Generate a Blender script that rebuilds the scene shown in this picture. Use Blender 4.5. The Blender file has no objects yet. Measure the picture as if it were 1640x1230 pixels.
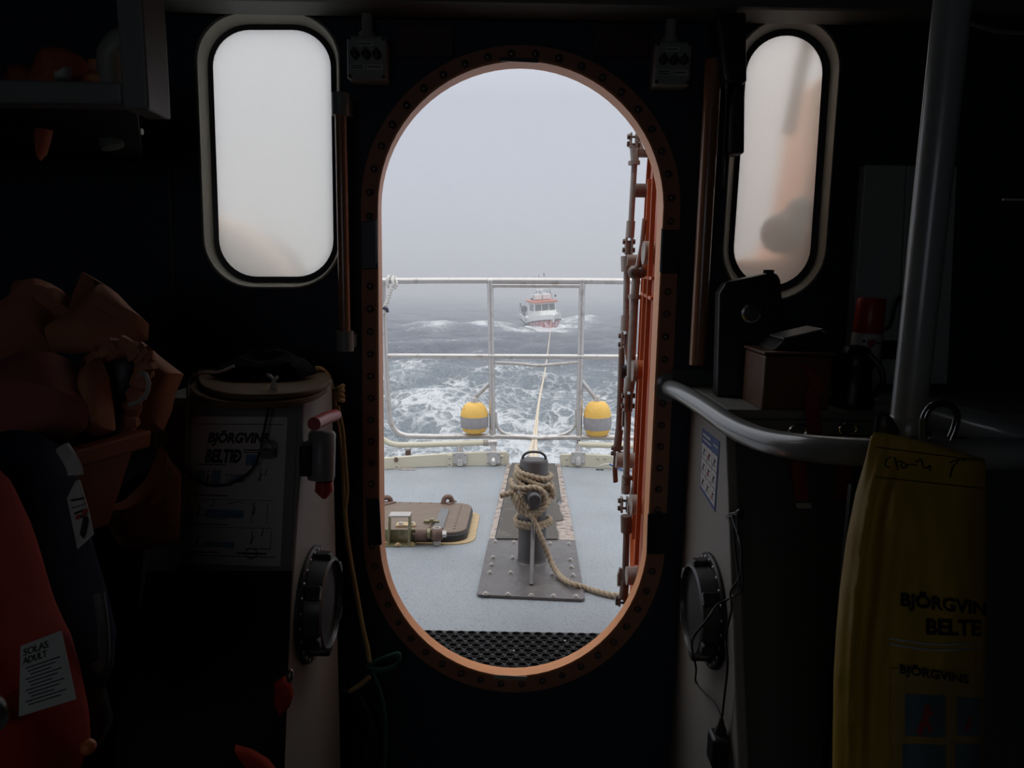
import bpy, math, random
import numpy as np
from mathutils import Vector as V, Matrix, noise as mnoise
random.seed(7)
C = bpy.context.scene.collection
SC = bpy.context.scene

# ------------------------------------------------------------------ camera
F = 1137.0                                  # focal length in pixels of the 1640x1230 frame
EYE = V((0.0, 0.0, 1.45))
_up = V((125.0, 7130.0, 1137.0)).normalized()   # world up seen from the camera (vertical vanishing point)
_fw = V((0, 0, -1.0)); _fw = (_fw - _fw.dot(_up) * _up).normalized()
_rt = _fw.cross(_up).normalized()
R = Matrix((_rt, _fw, _up))                 # camera -> world
cam_d = bpy.data.cameras.new('camera'); cam = bpy.data.objects.new('camera', cam_d); C.objects.link(cam)
cam_d.sensor_fit = 'HORIZONTAL'; cam_d.sensor_width = 36.0; cam_d.lens = F / 1640 * 36.0
cam_d.clip_start = 0.02; cam_d.clip_end = 2000
cam.matrix_world = Matrix.Translation(EYE) @ R.to_4x4()
SC.camera = cam

# ------------------------------------------------------------------ sky, exposure
world = bpy.data.worlds.new('overcast_sky'); SC.world = world; world.use_nodes = True
wn = world.node_tree.nodes; wl = world.node_tree.links
bg = wn['Background']
tc = wn.new('ShaderNodeTexCoord'); sx = wn.new('ShaderNodeSeparateXYZ'); mr = wn.new('ShaderNodeMapRange'); mx = wn.new('ShaderNodeMixRGB')
mr.inputs['From Min'].default_value = 0.22; mr.inputs['From Max'].default_value = 0.9
mx.inputs['Color1'].default_value = (0.545, 0.575, 0.665, 1); mx.inputs['Color2'].default_value = (1.85, 1.87, 1.90, 1)
wl.new(tc.outputs['Generated'], sx.inputs[0]); wl.new(sx.outputs['Z'], mr.inputs['Value'])
wl.new(mr.outputs[0], mx.inputs['Fac']); wl.new(mx.outputs[0], bg.inputs['Color'])
bg.inputs['Strength'].default_value = 1.0
SC.view_settings.view_transform = 'Standard'; SC.view_settings.look = 'None'
SC.view_settings.exposure = 0.0; SC.view_settings.gamma = 1.0; SC.view_settings.use_curve_mapping = False
try:
    SC.cycles.max_bounces = 12; SC.cycles.diffuse_bounces = 6; SC.cycles.glossy_bounces = 4
    SC.cycles.transmission_bounces = 8; SC.cycles.volume_bounces = 2; SC.cycles.use_denoising = True
except Exception:
    pass

# ------------------------------------------------------------------ pixel -> place
def ray(px, py): return R.transposed() @ V((px - 820.0, -(py - 615.0), -F))
# R rows are the world axes in camera space, so world = R applied to the camera vector
def ray(px, py): return R @ V((px - 820.0, -(py - 615.0), -F))
def P(px, py, y):
    r = ray(px, py); return EYE + r * (y / r.y)
def PX(px, py, x):
    r = ray(px, py); return EYE + r * (x / r.x)
def PZ(px, py, z):
    r = ray(px, py); return EYE + r * ((z - EYE.z) / r.z)
def on(px, py, p0, n):
    r = ray(px, py); return EYE + r * ((p0 - EYE).dot(n) / r.dot(n))
def proj(p):
    c = R.transposed() @ (p - EYE); return 820 - F * c.x / c.z, 615 + F * c.y / c.z
DS = -0.0945                                # the after deck falls away aft
DN = V((0, -DS, 1)).normalized()
def DK(x, y, h=0.0): return V((x, y, EYE.z - 0.943 + DS * y)) + DN * h
def D(px, py, h=0.0): return on(px, py, DK(0, 0, h), DN)
SS = -0.0295                                # the sea tilts against the heeling boat
def sea_z(y): return EYE.z - 3.09 + SS * y

# ------------------------------------------------------------------ mesh building
class MB:
    def __init__(s): s.v = []; s.f = []
    def add(s, vs, fs):
        b = len(s.v); s.v += [tuple(p) for p in vs]; s.f += [tuple(b + i for i in f) for f in fs]; return s
    def box(s, c, d, M=None):
        c = V(c); q = []
        for z in (-1, 1):
            for y in (-1, 1):
                for x in (-1, 1):
                    o = V((x * d[0] / 2, y * d[1] / 2, z * d[2] / 2)); q.append(c + (M @ o if M else o))
        return s.add(q, [(0, 2, 3, 1), (4, 5, 7, 6), (0, 1, 5, 4), (2, 6, 7, 3), (0, 4, 6, 2), (1, 3, 7, 5)])
    def prism(s, pts, ext, cap=True):
        ext = V(ext); n = len(pts); q = [V(p) for p in pts]; q += [p + ext for p in q]
        f = [(i, (i + 1) % n, n + (i + 1) % n, n + i) for i in range(n)]
        if cap: f += [tuple(range(n - 1, -1, -1)), tuple(range(n, 2 * n))]
        return s.add(q, f)
    def loft(s, rings, closed=False, cap=True):
        n = len(rings[0]); m = len(rings); q = [p for r in rings for p in r]; f = []
        for j in range(m if closed else m - 1):
            k = (j + 1) % m
            for i in range(n):
                i2 = (i + 1) % n; f.append((j * n + i, j * n + i2, k * n + i2, k * n + i))
        if cap and not closed: f += [tuple(range(n - 1, -1, -1)), tuple(range((m - 1) * n, m * n))]
        return s.add(q, f)
    def tube(s, pts, r, n=10, closed=False, cap=True, lobes=0, pitch=0.05, flat=1.0):
        pts = [V(p) for p in pts]
        if lobes: pts = resample(pts, pitch / 13, closed)
        m = len(pts); rs = r if isinstance(r, (list, tuple)) else [r] * m
        def tan(i):
            if closed: return (pts[(i + 1) % m] - pts[i - 1]).normalized()
            return (pts[min(i + 1, m - 1)] - pts[max(i - 1, 0)]).normalized()
        t = tan(0); u = t.orthogonal().normalized(); rings = []; L = 0.0
        for i in range(m):
            t2 = tan(i); u = (t.rotation_difference(t2) @ u); u = (u - u.dot(t2) * t2).normalized(); t = t2
            w = t.cross(u)
            if i: L += (pts[i] - pts[i - 1]).length
            ring = []
            for k in range(n):
                a = 2 * math.pi * k / n; q = rs[i]
                if lobes: q *= 0.52 + 0.54 * abs(math.cos(lobes / 2 * (a - 2 * math.pi * L / pitch)))
                ring.append(pts[i] + u * (math.cos(a) * q) + w * (math.sin(a) * q * flat))
            rings.append(ring)
        return s.loft(rings, closed, cap)
    def cyl(s, a, b, r, r2=None, n=16): return s.tube([a, b], [r, r if r2 is None else r2], n)
    def lathe(s, prof, o, ax, n=24):        # prof: (radius, height along ax)
        o = V(o); ax = V(ax).normalized(); u = ax.orthogonal().normalized(); w = ax.cross(u)
        rings = [[o + ax * h + (u * math.cos(2 * math.pi * k / n) + w * math.sin(2 * math.pi * k / n)) * max(r, 1e-5) for k in range(n)] for r, h in prof]
        return s.loft(rings)
    def ball(s, c, r, sc=(1, 1, 1), n=16, m=10):
        c = V(c); rings = []
        for j in range(m + 1):
            a = math.pi * j / m
            rings.append([c + V((sc[0] * r * max(math.sin(a), 1e-3) * math.cos(2 * math.pi * k / n), sc[1] * r * max(math.sin(a), 1e-3) * math.sin(2 * math.pi * k / n), -sc[2] * r * math.cos(a))) for k in range(n)])
        return s.loft(rings)
    def grid(s, rows):
        n = len(rows[0]); f = []
        for j in range(len(rows) - 1):
            for i in range(n - 1): f.append((j * n + i, j * n + i + 1, (j + 1) * n + i + 1, (j + 1) * n + i))
        return s.add([p for r in rows for p in r], f)
    def move(s, fn): s.v = [tuple(fn(V(p))) for p in s.v]; return s

def resample(pts, step, closed=False):
    q = pts + [pts[0]] if closed else pts; L = [0.0]
    for a, b in zip(q, q[1:]): L.append(L[-1] + (b - a).length)
    n = max(3, int(L[-1] / step)); out = []; j = 0
    for i in range(n if closed else n + 1):
        s = L[-1] * i / n
        while j < len(L) - 2 and L[j + 1] < s: j += 1
        out.append(q[j].lerp(q[j + 1], (s - L[j]) / max(1e-9, L[j + 1] - L[j])))
    return out
def spl(pts, sub=8, closed=False):          # Catmull-Rom through the points
    q = [V(p) for p in pts]; n = len(q); out = []
    g = (lambda i: q[i % n]) if closed else (lambda i: q[min(max(i, 0), n - 1)])
    for i in range(n if closed else n - 1):
        a, b, c, d = g(i - 1), g(i), g(i + 1), g(i + 2)
        for k in range(sub):
            t = k / sub
            out.append(0.5 * ((2 * b) + (c - a) * t + (2 * a - 5 * b + 4 * c - d) * t * t + (3 * b - a - 3 * c + d) * t ** 3))
    if not closed: out.append(q[-1])
    return out

def put(o, label=None, cat=None, group=None, kind=None):
    if label: o['label'] = label
    if cat: o['category'] = cat
    if group: o['group'] = group
    if kind: o['kind'] = kind
    return o
def thing(name, loc, label=None, cat=None, group=None, kind=None):
    o = bpy.data.objects.new(name, None); C.objects.link(o); o.location = loc; o.empty_display_size = 0.05
    return put(o, label, cat, group, kind)
def root_loc(o):
    p = V((0, 0, 0))
    while o is not None: p += o.location; o = o.parent
    return p
def obj(name, mb, m, parent=None, smooth=35, bevel=0, **kw):
    me = bpy.data.meshes.new(name); vs = mb.v
    if parent is not None: off = root_loc(parent)
    else:
        xs = [p[0] for p in vs]; ys = [p[1] for p in vs]; zs = [p[2] for p in vs]
        off = V(((min(xs) + max(xs)) / 2, (min(ys) + max(ys)) / 2, min(zs)))
    me.from_pydata([(p[0] - off.x, p[1] - off.y, p[2] - off.z) for p in vs], [], mb.f); me.update()
    import bmesh
    bm = bmesh.new(); bm.from_mesh(me); bmesh.ops.recalc_face_normals(bm, faces=bm.faces); bm.to_mesh(me); bm.free()
    if smooth:
        me.polygons.foreach_set('use_smooth', [True] * len(me.polygons)); me.set_sharp_from_angle(angle=math.radians(smooth))
    me.materials.append(m)
    o = bpy.data.objects.new(name, me); C.objects.link(o)
    if parent is not None: o.parent = parent
    else: o.location = off
    if bevel:
        b = o.modifiers.new('bevel', 'BEVEL'); b.width = bevel; b.segments = 2; b.limit_method = 'ANGLE'
    return put(o, **kw)
def copy_part(o, parent, loc, rot=None):
    c = o.copy(); C.objects.link(c); c.parent = parent; c.location = V(loc) - root_loc(parent)
    if rot is not None: c.rotation_euler = rot
    return c

def holed(outer, holes, th):                # 2D plate with holes -> (verts (x, y, z), faces)
    cu = bpy.data.curves.new('plate', 'CURVE'); cu.dimensions = '2D'; cu.fill_mode = 'BOTH'; cu.extrude = th / 2
    for loop in [outer] + list(holes):
        sp = cu.splines.new('POLY'); sp.points.add(len(loop) - 1); sp.use_cyclic_u = True
        for i, p in enumerate(loop): sp.points[i].co = (p[0], p[1], 0, 1)
    return _cu(cu)
def _cu(cu):
    o = bpy.data.objects.new('tmp', cu); C.objects.link(o)
    me = bpy.data.meshes.new_from_object(o.evaluated_get(bpy.context.evaluated_depsgraph_get()))
    r = [V(v.co) for v in me.vertices], [tuple(p.vertices) for p in me.polygons]
    bpy.data.objects.remove(o); bpy.data.curves.remove(cu); bpy.data.meshes.remove(me)
    return r
def text(s, f, box=(0, 0, 1, 1), bold=0.012, shear=0.0, h=0.0008, sub=0):   # lettering spread over a patch f(u, v, height)
    cu = bpy.data.curves.new('lettering', 'FONT'); cu.body = s; cu.size = 1.0; cu.offset = bold; cu.shear = shear
    cu.resolution_u = 3
    vs, fs = _cu(cu)
    x0 = min(p.x for p in vs); x1 = max(p.x for p in vs); y0 = min(p.y for p in vs); y1 = max(p.y for p in vs)
    u0, v0, u1, v1 = box; mb = MB()
    mb.add([f(u0 + (u1 - u0) * (p.x - x0) / (x1 - x0), v0 + (v1 - v0) * (p.y - y0) / (y1 - y0), h) for p in vs], fs)
    return mb
def patch(bl, br, tr, tl):                  # bilinear patch with a height along its normal
    bl, br, tr, tl = map(V, (bl, br, tr, tl)); n = (br - bl).cross(tl - bl).normalized()
    if n.dot(EYE - bl) < 0: n = -n
    return lambda u, v, h=0.0: (bl * (1 - u) + br * u) * (1 - v) + (tl * (1 - u) + tr * u) * v + n * h
def rect(mb, f, u0, v0, u1, v1, h=0.0006):
    return mb.add([f(u0, v0, h), f(u1, v0, h), f(u1, v1, h), f(u0, v1, h)], [(0, 1, 2, 3)])
def stroke(mb, f, pts, w=0.01, h=0.0007):
    for a, b in zip(pts, pts[1:]):
        d = V((b[0] - a[0], b[1] - a[1])); l = max(d.length, 1e-6); n = V((-d.y, d.x)) / l * w / 2
        mb.add([f(a[0] + n.x, a[1] + n.y, h), f(b[0] + n.x, b[1] + n.y, h), f(b[0] - n.x, b[1] - n.y, h), f(a[0] - n.x, a[1] - n.y, h)], [(0, 1, 2, 3)])
    return mb

def rrect2(w, h, r, k=8):
    out = []
    for cx, cy, a0 in ((w / 2 - r, h / 2 - r, 0), (-w / 2 + r, h / 2 - r, 90), (-w / 2 + r, -h / 2 + r, 180), (w / 2 - r, -h / 2 + r, 270)):
        for i in range(k + 1):
            a = math.radians(a0 + 90 * i / k); out.append((cx + r * math.cos(a), cy + r * math.sin(a)))
    return out
def rrect_px(tl, tr, br, bl, r, k=10):      # rounded rectangle traced inside a pixel quadrilateral
    w = (tr[0] - tl[0] + br[0] - bl[0]) / 2; h = (bl[1] - tl[1] + br[1] - tr[1]) / 2; out = []
    for x, y in rrect2(w, h, min(r, w / 2 - .01, h / 2 - .01), k):
        u = x / w + .5; v = .5 - y / h
        out.append(((tl[0] * (1 - u) + tr[0] * u) * (1 - v) + (bl[0] * (1 - u) + br[0] * u) * v, (tl[1] * (1 - u) + tr[1] * u) * (1 - v) + (bl[1] * (1 - u) + br[1] * u) * v))
    return out
def oval_px(ct, rt, cb, rb, k=36):          # upright oval: half ellipse on top, half ellipse at the bottom
    o = [(ct[0] + rt[0] * math.cos(math.pi * i / k), ct[1] - rt[1] * math.sin(math.pi * i / k)) for i in range(k + 1)]
    e = [(cb[0] - rb[0] * math.cos(math.pi * i / k), cb[1] + rb[1] * math.sin(math.pi * i / k)) for i in range(k + 1)]
    side = lambda a, b: [(a[0] + (b[0] - a[0]) * i / 12, a[1] + (b[1] - a[1]) * i / 12) for i in range(1, 12)]
    return o + side(o[-1], e[0]) + e + side(e[-1], o[0])
def hexbolt(r, h):                          # head along +z with its washer
    m = MB(); m.lathe([(r * 1.5, 0), (r * 1.5, h * .3)], (0, 0, 0), (0, 0, 1), 14)
    m.lathe([(r, h * .3), (r * 1.02, h * .9), (r * .8, h * 1.1)], (0, 0, 0), (0, 0, 1), 6); return m
def domebolt(r):
    m = MB(); m.lathe([(r, 0), (r * .95, r * .25), (r * .7, r * .5), (r * .3, r * .62), (0, r * .65)], (0, 0, 0), (0, 0, 1), 12); return m

def pillow(out, thick, n=14, folds=0.012, fs=9.0, back=0.35, seed=0, sag=None, aniso=(1, 1, 1), pw=.55):   # stuffed cloth form filling a closed 3D outline
    out = [V(p) for p in out]; c = sum(out, V()) / len(out); m = len(out)
    nn = V()
    for i in range(m): nn += (out[i] - c).cross(out[(i + 1) % m] - c)
    nn.normalize()
    if nn.dot(EYE - c) < 0: nn = -nn
    mb = MB(); front = []
    def put_ring(t, sgn):
        ring = []
        for p in out:
            q = c + (p - c) * t; d = thick * (max(0, 1 - t ** 2.4)) ** pw
            if sgn > 0:
                w = V((q.x * aniso[0], q.y * aniso[1], q.z * aniso[2])) * fs + V((seed * 3.1, seed, 0))
                k = mnoise.noise(w); k2 = mnoise.noise(w * 2.3 + V((5, 1, 2)))
                e = (1 - abs(k) * 2.2) * folds + k2 * folds * .45
                ring.append(q + nn * (d + e * min(1, (1.02 - t) * 5)))
            else: ring.append(q - nn * d * back)
        return ring
    ts = [i / n for i in range(n, 0, -1)]
    rings = [put_ring(t, -1) for t in reversed(ts)][:-1] + [put_ring(t, 1) for t in ts]
    k0 = len(rings); mb.loft(rings, cap=True)
    return mb

# ------------------------------------------------------------------ materials
def mat(name, col, rough=0.55, metal=0.0, var=0.12, vs=14.0, bump=0.0, bs=60.0, spec=None, col2=None, c2s=6.0, c2lo=.55, c2hi=.68, coat=0, trans=0, stretch=None, ior=None, sheen=0):
    m = bpy.data.materials.new(name); m.use_nodes = True; n = m.node_tree.nodes; l = m.node_tree.links
    b = n['Principled BSDF']; tcn = n.new('ShaderNodeTexCoord'); src = tcn.outputs['Object']
    if stretch:
        mp = n.new('ShaderNodeMapping'); mp.inputs['Scale'].default_value = stretch; l.new(src, mp.inputs[0]); src = mp.outputs[0]
    nz = n.new('ShaderNodeTexNoise'); nz.inputs['Scale'].default_value = vs; nz.inputs['Detail'].default_value = 6; l.new(src, nz.inputs['Vector'])
    mixn = n.new('ShaderNodeMixRGB')
    d = [max(0, c * (1 - var)) for c in col]; e = [min(1, c * (1 + var)) for c in col]
    mixn.inputs['Color1'].default_value = (*d, 1); mixn.inputs['Color2'].default_value = (*e, 1); l.new(nz.outputs['Fac'], mixn.inputs['Fac']); out = mixn.outputs[0]
    if col2:
        n2 = n.new('ShaderNodeTexNoise'); n2.inputs['Scale'].default_value = c2s; n2.inputs['Detail'].default_value = 8; n2.inputs['Roughness'].default_value = .65; l.new(src, n2.inputs['Vector'])
        r = n.new('ShaderNodeMapRange'); r.inputs['From Min'].default_value = c2lo; r.inputs['From Max'].default_value = c2hi; l.new(n2.outputs['Fac'], r.inputs['Value'])
        m2 = n.new('ShaderNodeMixRGB'); m2.inputs['Color2'].default_value = (*col2, 1); l.new(r.outputs[0], m2.inputs['Fac']); l.new(out, m2.inputs['Color1']); out = m2.outputs[0]
    l.new(out, b.inputs['Base Color']); b.inputs['Roughness'].default_value = rough; b.inputs['Metallic'].default_value = metal
    if spec is not None: b.inputs['Specular IOR Level'].default_value = spec
    if coat: b.inputs['Coat Weight'].default_value = coat; b.inputs['Coat Roughness'].default_value = .12
    if trans: b.inputs['Transmission Weight'].default_value = trans
    if ior: b.inputs['IOR'].default_value = ior
    if sheen: b.inputs['Sheen Weight'].default_value = sheen
    if bump:
        nb = n.new('ShaderNodeTexNoise'); nb.inputs['Scale'].default_value = bs; nb.inputs['Detail'].default_value = 5; l.new(src, nb.inputs['Vector'])
        bp = n.new('ShaderNodeBump'); bp.inputs['Strength'].default_value = bump; bp.inputs['Distance'].default_value = .01; l.new(nb.outputs['Fac'], bp.inputs['Height']); l.new(bp.outputs[0], b.inputs['Normal'])
    return m
M = dict(
 wall=mat('dark_wall_paint', (.030, .040, .058), .55, bump=.15, bs=25, spec=.2),
 shell=mat('dark_cabin_lining', (.012, .013, .013), .7, spec=.2),
 orange=mat('orange_coaming_paint', (.70, .28, .095), .45, var=.12, vs=9, bump=.06, col2=(.30, .17, .10), c2s=11, c2lo=.66, c2hi=.72),
 flange=mat('rust_brown_flange_paint', (.34, .155, .095), .55, bump=.15, bs=30, spec=.3),
 bolt_dark=mat('dark_bolt', (.13, .10, .085), .3, .5),
 door_orange=mat('orange_red_door_paint', (.47, .075, .018), .42, var=.15, vs=7, bump=.05, col2=(.30, .045, .02), c2s=5),
 door_edge=mat('bright_orange_edge_paint', (.50, .12, .025), .45),
 grey_gal=mat('weathered_grey_metal', (.34, .30, .265), .5, .15, var=.25, vs=30, bump=.1, col2=(.10, .06, .04), c2s=18),
 rust=mat('rusty_brown_metal', (.17, .105, .082), .6, .1, var=.35, vs=40, bump=.25, bs=90),
 steel=mat('satin_stainless_rail', (.60, .575, .555), .33, .55, var=.06, vs=22, col2=(.45, .41, .38), c2s=16),
 cream=mat('cream_paint', (.62, .58, .455), .5, var=.07, col2=(.30, .27, .2), c2s=26, c2lo=.68, c2hi=.74, bump=.05),
 deck=mat('blue_grey_deck_paint', (.345, .38, .415), .30, var=.18, vs=3.5, bump=.5, bs=230, col2=(.12, .13, .14), c2s=165, c2lo=.535, c2hi=.66),
 hull=mat('orange_hull_paint', (.5, .12, .03), .5),
 rubber=mat('black_rubber_mat', (.013, .013, .014), .5, bump=.1),
 bitt=mat('dark_grey_bitt_paint', (.075, .070, .072), .42, var=.2, bump=.12, bs=40, col2=(.13, .12, .115), c2s=9, c2lo=.5, c2hi=.8),
 plate=mat('worn_dark_plate', (.12, .11, .11), .34, var=.25, vs=20, bump=.25, bs=45, col2=(.17, .16, .15), c2s=10, c2lo=.5, c2hi=.8),
 zinc=mat('galvanised_bolt', (.5, .47, .44), .4, .6, var=.2),
 grip=mat('ribbed_non_slip_rubber', (.105, .095, .085), .8, bump=.5, bs=220, col2=(.16, .145, .13), c2s=7),
 flake=mat('flaking_pale_paint', (.42, .35, .31), .8, var=.2, bump=.5, bs=90, col2=(.13, .10, .09), c2s=28, c2lo=.50, c2hi=.60),
 rope=mat('hemp_rope', (.40, .32, .225), .9, var=.28, vs=60, bump=.4, bs=240),
 rope_white=mat('white_rope', (.70, .68, .64), .85, var=.15, vs=60, bump=.3, bs=200),
 tow=mat('pale_tow_line', (.66, .57, .45), .85, var=.12, vs=30),
 yellow=mat('yellow_float', (.86, .53, .12), .5, var=.08, col2=(.72, .42, .05), c2s=20),
 tape=mat('grey_duct_tape', (.34, .33, .34), .6, var=.2, vs=30, bump=.5, bs=70),
 hatch=mat('brown_hatch_paint', (.165, .118, .085), .55, var=.25, vs=12, bump=.15, bs=50, col2=(.30, .25, .19), c2s=8, c2lo=.62, c2hi=.75, stretch=(1, 3, 1)),
 hatch_strap=mat('grey_hatch_strap', (.165, .165, .165), .5, .2, var=.2, bump=.1),
 seal=mat('black_rubber_seal', (.02, .02, .021), .45),
 tan=mat('tan_base_paint', (.52, .38, .21), .6, var=.15, col2=(.3, .22, .12), c2s=26),
 olive=mat('olive_grey_bracket', (.24, .22, .12), .45, .3, var=.3, vs=25, bump=.15, col2=(.5, .45, .33), c2s=14),
 black=mat('matt_black_plastic', (.010, .010, .011), .45),
)
# ================================================================== THE SEA, FOG AND THE TOWED BOAT
def build_sea():
    ys = [5.6]
    while ys[-1] < 520: ys.append(ys[-1] * 1.0125 + 0.012)
    ys = np.array(ys); nx = 420
    s = np.linspace(-1, 1, nx); s = np.sign(s) * np.abs(s) ** 1.25
    Y = np.repeat(ys[:, None], nx, 1); X = Y * 0.75 * s[None, :] + 0.05 * Y + s[None, :] * 3.0
    rng = np.random.RandomState(3); H = np.zeros_like(X); DX = np.zeros_like(X); DY = np.zeros_like(X)
    spacing = np.maximum(Y * 0.0125, Y * 0.0045)
    for i in range(90):
        lam = 0.35 * (18 / 0.35) ** rng.rand() ** 1.25; th = rng.normal(1.9, 0.75); k = 2 * math.pi / lam
        a = 0.0125 * lam ** 0.92 * rng.uniform(.5, 1.3); a = min(a, .040) * (1.0 if lam < 4 else .62); ph = rng.rand() * 6.283
        fade = np.clip((lam / spacing - 2.2) / 2.5, 0, 1)
        arg = k * (X * math.cos(th) + Y * math.sin(th)) + ph
        H += a * fade * np.sin(arg); DX += -.75 * a * fade * math.cos(th) * np.cos(arg); DY += -.75 * a * fade * math.sin(th) * np.cos(arg)
    H *= np.clip((Y - 4) / 12, .35, 1)
    foam = np.zeros_like(X)
    # the wake under the tow line, broad near the stern, and the crests that break
    cx = 0.02 + Y * 0.04
    wake = np.exp(-((X - cx + 0.02 * Y) / (2.1 + 0.16 * Y)) ** 2) * np.clip(1.25 - (Y - 6) / 26, 0, 1)
    foam = np.maximum(foam, wake * 0.93)
    near = np.exp(-((X - 0.25) / 1.6) ** 2) * np.clip(1.5 - (Y - 6) / 6.5, 0, 1)
    foam = np.maximum(foam, np.clip(near, 0, 1.12))
    def blob(px, py, wx, wy, amt, hh=0.0):
        nonlocal foam, H
        r = ray(px, py); p = EYE + r * ((sea_z(0) - EYE.z) / (r.z - SS * r.y))
        g = np.exp(-((X - p.x) / wx) ** 2 - ((Y - p.y) / wy) ** 2); foam = np.maximum(foam, g * amt); H += g * hh
    blob(690, 640, 1.6, 4.2, 1.02, .15); blob(640, 600, 1.4, 4.0, .9, .1); blob(740, 655, 1.2, 3.0, .85, .1); blob(905, 690, 1.2, 3.0, .95, .1); blob(835, 625, 1.2, 3.0, .8)
    blob(700, 524, 1.5, 4, 1.0, .35); blob(672, 521, 1.2, 3, .9, .2); blob(762, 523, 1.6, 3, 1.05, .35); blob(800, 522, 1.8, 4, .9, .2)
    blob(836, 526, 1.9, 5, 1.05, -.1); blob(870, 528, 2.4, 4, 1.3, -.28); blob(905, 522, 2.2, 4, 1.1, .0); blob(930, 514, 1.6, 5, 1.05, .4); blob(948, 510, 1.0, 4, 1.0, .4); blob(905, 516, 2, 4, .9, .25)
    crest = np.clip((H - .15) / .25, 0, 1) * .42
    foam = np.maximum(foam, crest)
    Z = EYE.z - 3.09 + SS * Y + H
    me = bpy.data.meshes.new('sea'); m, n = X.shape
    co = np.stack([X + DX, Y + DY, Z], -1).reshape(-1, 3)
    idx = np.arange(m * n).reshape(m, n); fc = np.stack([idx[:-1, :-1], idx[:-1, 1:], idx[1:, 1:], idx[1:, :-1]], -1).reshape(-1, 4)
    me.from_pydata(co.tolist(), [], fc.tolist()); me.update(); me.polygons.foreach_set('use_smooth', [True] * len(me.polygons))
    at = me.attributes.new('foam', 'FLOAT', 'POINT'); at.data.foreach_set('value', foam.reshape(-1).astype(np.float32))
    o = bpy.data.objects.new('sea', me); C.objects.link(o); o['kind'] = 'structure'
    mt = bpy.data.materials.new('grey_green_sea_water'); mt.use_nodes = True; nn = mt.node_tree.nodes; l = mt.node_tree.links; b = nn['Principled BSDF']
    tcn = nn.new('ShaderNodeTexCoord'); A = nn.new('ShaderNodeAttribute'); A.attribute_name = 'foam'
    def mathn(op, a, b_=None, c=None, clamp=False):
        q = nn.new('ShaderNodeMath'); q.operation = op; q.use_clamp = clamp
        for i, x in enumerate((a, b_, c)):
            if x is None: continue
            if isinstance(x, (int, float)): q.inputs[i].default_value = x
            else: l.new(x, q.inputs[i])
        return q.outputs[0]
    mp = nn.new('ShaderNodeMapping'); mp.inputs['Scale'].default_value = (1.0, .62, 1.0); l.new(tcn.outputs['Object'], mp.inputs[0])
    wz = nn.new('ShaderNodeTexNoise'); wz.inputs['Scale'].default_value = 1.6; wz.inputs['Detail'].default_value = 5; l.new(mp.outputs[0], wz.inputs['Vector'])
    vm = nn.new('ShaderNodeVectorMath'); vm.operation = 'MULTIPLY_ADD'; vm.inputs[1].default_value = (1.0, 1.0, 1.0); l.new(wz.outputs['Color'], vm.inputs[0]); l.new(mp.outputs[0], vm.inputs[2])
    vo = nn.new('ShaderNodeTexVoronoi'); vo.feature = 'DISTANCE_TO_EDGE'; vo.inputs['Scale'].default_value = 2.6; l.new(vm.outputs[0], vo.inputs['Vector'])
    vo2 = nn.new('ShaderNodeTexVoronoi'); vo2.feature = 'DISTANCE_TO_EDGE'; vo2.inputs['Scale'].default_value = 7.5; l.new(vm.outputs[0], vo2.inputs['Vector'])
    big = nn.new('ShaderNodeTexNoise'); big.inputs['Scale'].default_value = .8; big.inputs['Detail'].default_value = 9; big.inputs['Roughness'].default_value = .68; l.new(mp.outputs[0], big.inputs['Vector'])
    lace = mathn('SUBTRACT', .16, vo.outputs['Distance']); lace2 = mathn('SUBTRACT', .10, vo2.outputs['Distance'])
    lc = mathn('MAXIMUM', mathn('MULTIPLY', lace, 1.6), mathn('MULTIPLY', lace2, 1.4))
    # foam where turbulence + lace + local foam amount passes a threshold
    sm = mathn('ADD', mathn('ADD', mathn('MULTIPLY', big.outputs['Fac'], 1.5), lc), mathn('MULTIPLY', A.outputs['Fac'], .62))
    mrn = nn.new('ShaderNodeMapRange'); mrn.interpolation_type = 'SMOOTHSTEP'; mrn.inputs['From Min'].default_value = 1.02; mrn.inputs['From Max'].default_value = 1.50; l.new(sm, mrn.inputs['Value'])
    ff = mathn('MULTIPLY', mrn.outputs[0], .95, clamp=True)
    wc = nn.new('ShaderNodeMixRGB'); wc.inputs['Color1'].default_value = (.115, .135, .172, 1); wc.inputs['Color2'].default_value = (.42, .50, .55, 1); l.new(mathn('MULTIPLY', A.outputs['Fac'], .9, clamp=True), wc.inputs['Fac'])
    fc_ = nn.new('ShaderNodeMixRGB'); fc_.inputs['Color2'].default_value = (.86, .89, .92, 1); l.new(ff, fc_.inputs['Fac']); l.new(wc.outputs[0], fc_.inputs['Color1']); l.new(fc_.outputs[0], b.inputs['Base Color'])
    rr = mathn('MULTIPLY_ADD', ff, .6, .16); l.new(rr, b.inputs['Roughness']); b.inputs['IOR'].default_value = 1.33
    bn = nn.new('ShaderNodeTexNoise'); bn.inputs['Scale'].default_value = 2.6; bn.inputs['Detail'].default_value = 8; bn.inputs['Roughness'].default_value = .62; l.new(mp.outputs[0], bn.inputs['Vector'])
    hh = mathn('ADD', bn.outputs['Fac'], mathn('MULTIPLY', ff, .25))
    bp = nn.new('ShaderNodeBump'); bp.inputs['Strength'].default_value = 1.0; bp.inputs['Distance'].default_value = .5; l.new(hh, bp.inputs['Height']); l.new(bp.outputs[0], b.inputs['Normal'])
    me.materials.append(mt)
    return o
build_sea()

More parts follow.
